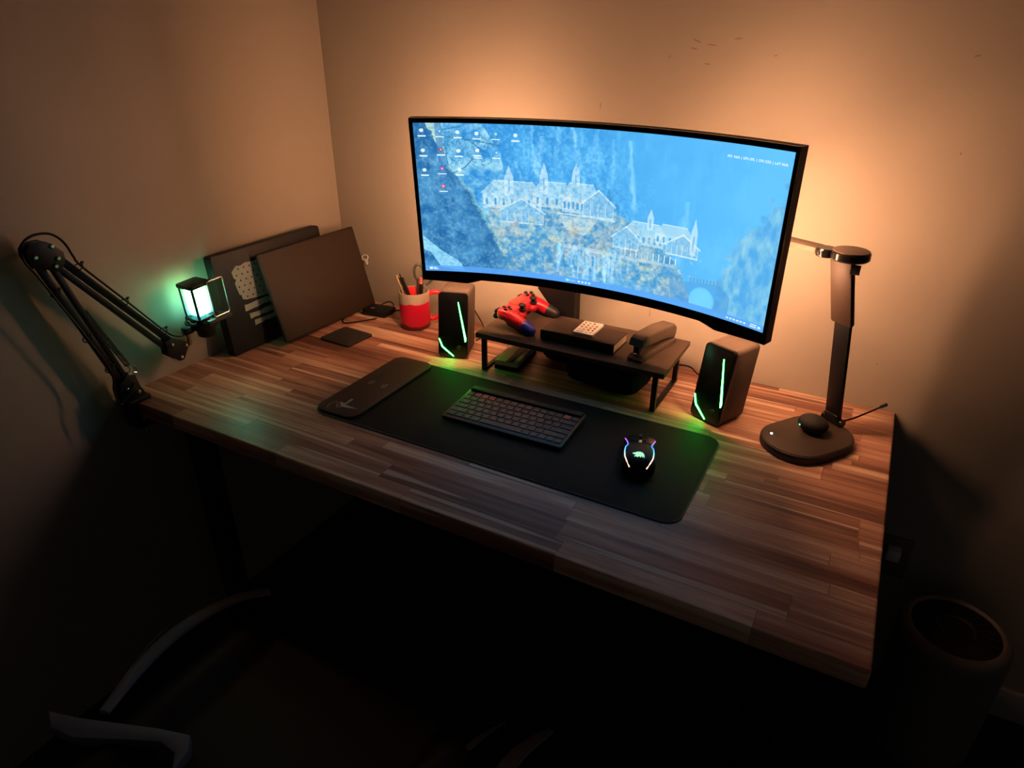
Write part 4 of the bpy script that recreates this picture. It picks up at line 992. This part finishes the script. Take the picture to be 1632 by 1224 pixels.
b_ = B(); b_.tube([(.030 * math.cos(a), -.010 + .030 * math.sin(a), .012 + .003 * math.sin(a * 6)) for a in np.linspace(0, 2 * PI, 60, endpoint=False)], .0014, 6, closed=True); b_.done('elastic_band', M_['steel'], mc)
b_ = B(); b_.lathe([(.016, -.036), (.021, -.032), (.023, -.010), (.024, .012)], 36, M=Matrix.Translation((0, -.004, 0))); b_.done('lower_body', M_['black'], mc)
b_ = B(); b_.tube([(0, -.055, -.006), (0, -.056, -.040)], .0042, 14); b_.done('stem', M_['bronze'], mc)

# ================================================================== AIR PURIFIER
ap = thing('air_purifier', 'round grey air purifier with a ringed top on the floor right of the desk', 'air purifier', (1.80, -.18, 0))
pu = mat('grey_purifier_shell', (.13, .11, .10), .5)
B().lathe([(.085, 0), (.098, .006), (.106, .03), (.109, .10), (.109, .33), (.107, .352), (.100, .364), (.092, .367), (.084, .360)], 72, cap=True).done('body', pu, ap, ang=50)
b_ = B(); b_.lathe([(.0005, .3605), (.086, .3605), (.086, .362), (.0005, .362)], 60, cap=False); b_.done('top_panel', M_['gloss'], ap)
b_ = B(); b_.lathe([(.033, .3622), (.035, .364), (.038, .365), (.039, .3622)], 48, cap=False); b_.done('outlet_ring', M_['darkgrey'], ap)
for i in range(20):
    a = 2 * PI * i / 20; b_ = B(); b_.box((.062, 0, .3625), (.034, .002, .0015), 0, M=Matrix.Rotation(a, 4, 'Z') @ Matrix.Rotation(.0, 4, 'Z')); b_.done('vent_slat', M_['darkgrey'], ap, smooth=False)

# wall socket with plug beyond the desk
ou = thing('wall_socket', 'pale wall socket with plug low on the wall right of the desk', 'socket', (1.665, -.001, .372))
B().box((0, -.003, 0), (.075, .006, .115), .002).done('cover_plate', mat('tan_cover_plate', (.16, .14, .11), .5), ou)
B().box((0, -.02, .02), (.03, .03, .03), .004).done('plug', M_['white'], ou)

# ================================================================== GAMING CHAIR (dark foreground)
ch = thing('gaming_chair', 'black gaming chair with white curved trim in the dark before the desk', 'chair', (.82, -1.22, 0), 0)
cb = mat('black_chair_leather', (.008, .008, .009), .45); cw = mat('white_chair_trim', (.20, .19, .215), .5)
def X_(x): return x - .82
def Y_(y): return y + 1.22
blob('seat', [('x', (0, .04, .43), (.46, .50, .09), .04), ('x', (-.235, .02, .455), (.10, .46, .09), .04), ('x', (.235, .02, .455), (.10, .46, .09), .04)], cb, ch, .008, 6)
def strip3(pts, ws, name, th=.010):
    P = spline(pts, 8); W = np.interp(np.linspace(0, 1, len(P)), np.linspace(0, 1, len(ws)), ws)
    b = B(); b.tube([(X_(p[0]), Y_(p[1]), p[2]) for p in P], [max(q, .0015) for q in W], 12, flat=.5); return b.done(name, cw, ch)
strip3([(.5327, -1.2472, .515), (.505, -1.15, .52), (.4983, -1.0639, .52), (.512, -.97, .51), (.5455, -.9083, .495)], [.010, .014, .015, .013, .010], 'seat_trim')
strip3([(1.165, -1.20, .505), (1.150, -1.08, .515), (1.155, -.99, .515), (1.178, -.915, .500)], [.012, .014, .013, .006], 'seat_trim')
strip3([(1.05, -1.12, .49), (1.060, -1.05, .49), (1.078, -.985, .49), (1.1005, -.9264, .485)], [.009, .008, .006, .0015], 'seat_trim')
b_ = B(); b_.tube([(X_(q[0]), Y_(q[1]), q[2]) for q in spline([(.47, -1.21, .47), (.432, -1.10, .475), (.425, -1.02, .475), (.44, -.93, .465)], 8)], .0015, 6); b_.done('piping', cw, ch)
b_ = B(); pts = [(.4463, -1.2884), (.50, -1.272), (.56, -1.249), (.63, -1.222), (.685, -1.205), (.705, -1.222), (.715, -1.262), (.69, -1.238), (.655, -1.236), (.60, -1.262), (.53, -1.297), (.48, -1.305)]
b_.prism([(X_(x), Y_(y)) for x, y in pts], .49, .512, bev=.003); b_.done('backrest_trim', cw, ch)
bp_ = B(); Mb = T(0, -.26, .52, rx=math.radians(24)); bp_.box((0, -.05, .34), (.46, .10, .74), .045, M=Mb, seg=4)
for sx in (-1, 1): bp_.box((sx * .21, -.01, .30), (.10, .13, .50), .045, M=Mb, seg=4)
bp_.done('backrest', cb, ch)
B().tube([(0, 0, .07), (0, 0, .39)], .028, 16).done('gas_lift', M_['metal_black'], ch)
for k in range(5):
    a = 2 * PI * k / 5 + .3; b_ = B(); b_.bar((.03 * math.cos(a), .03 * math.sin(a), .09), (.30 * math.cos(a), .30 * math.sin(a), .07), .035, .03); lgo = b_.done('base_leg', M_['metal_black'], ch)
    b_ = B(); b_.lathe([(.025, -.012), (.027, -.008), (.027, .008), (.025, .012)], 20, M=T(.30 * math.cos(a), .30 * math.sin(a), .028, ry=PI / 2, rz=a)); b_.done('caster', M_['rubber'], lgo)
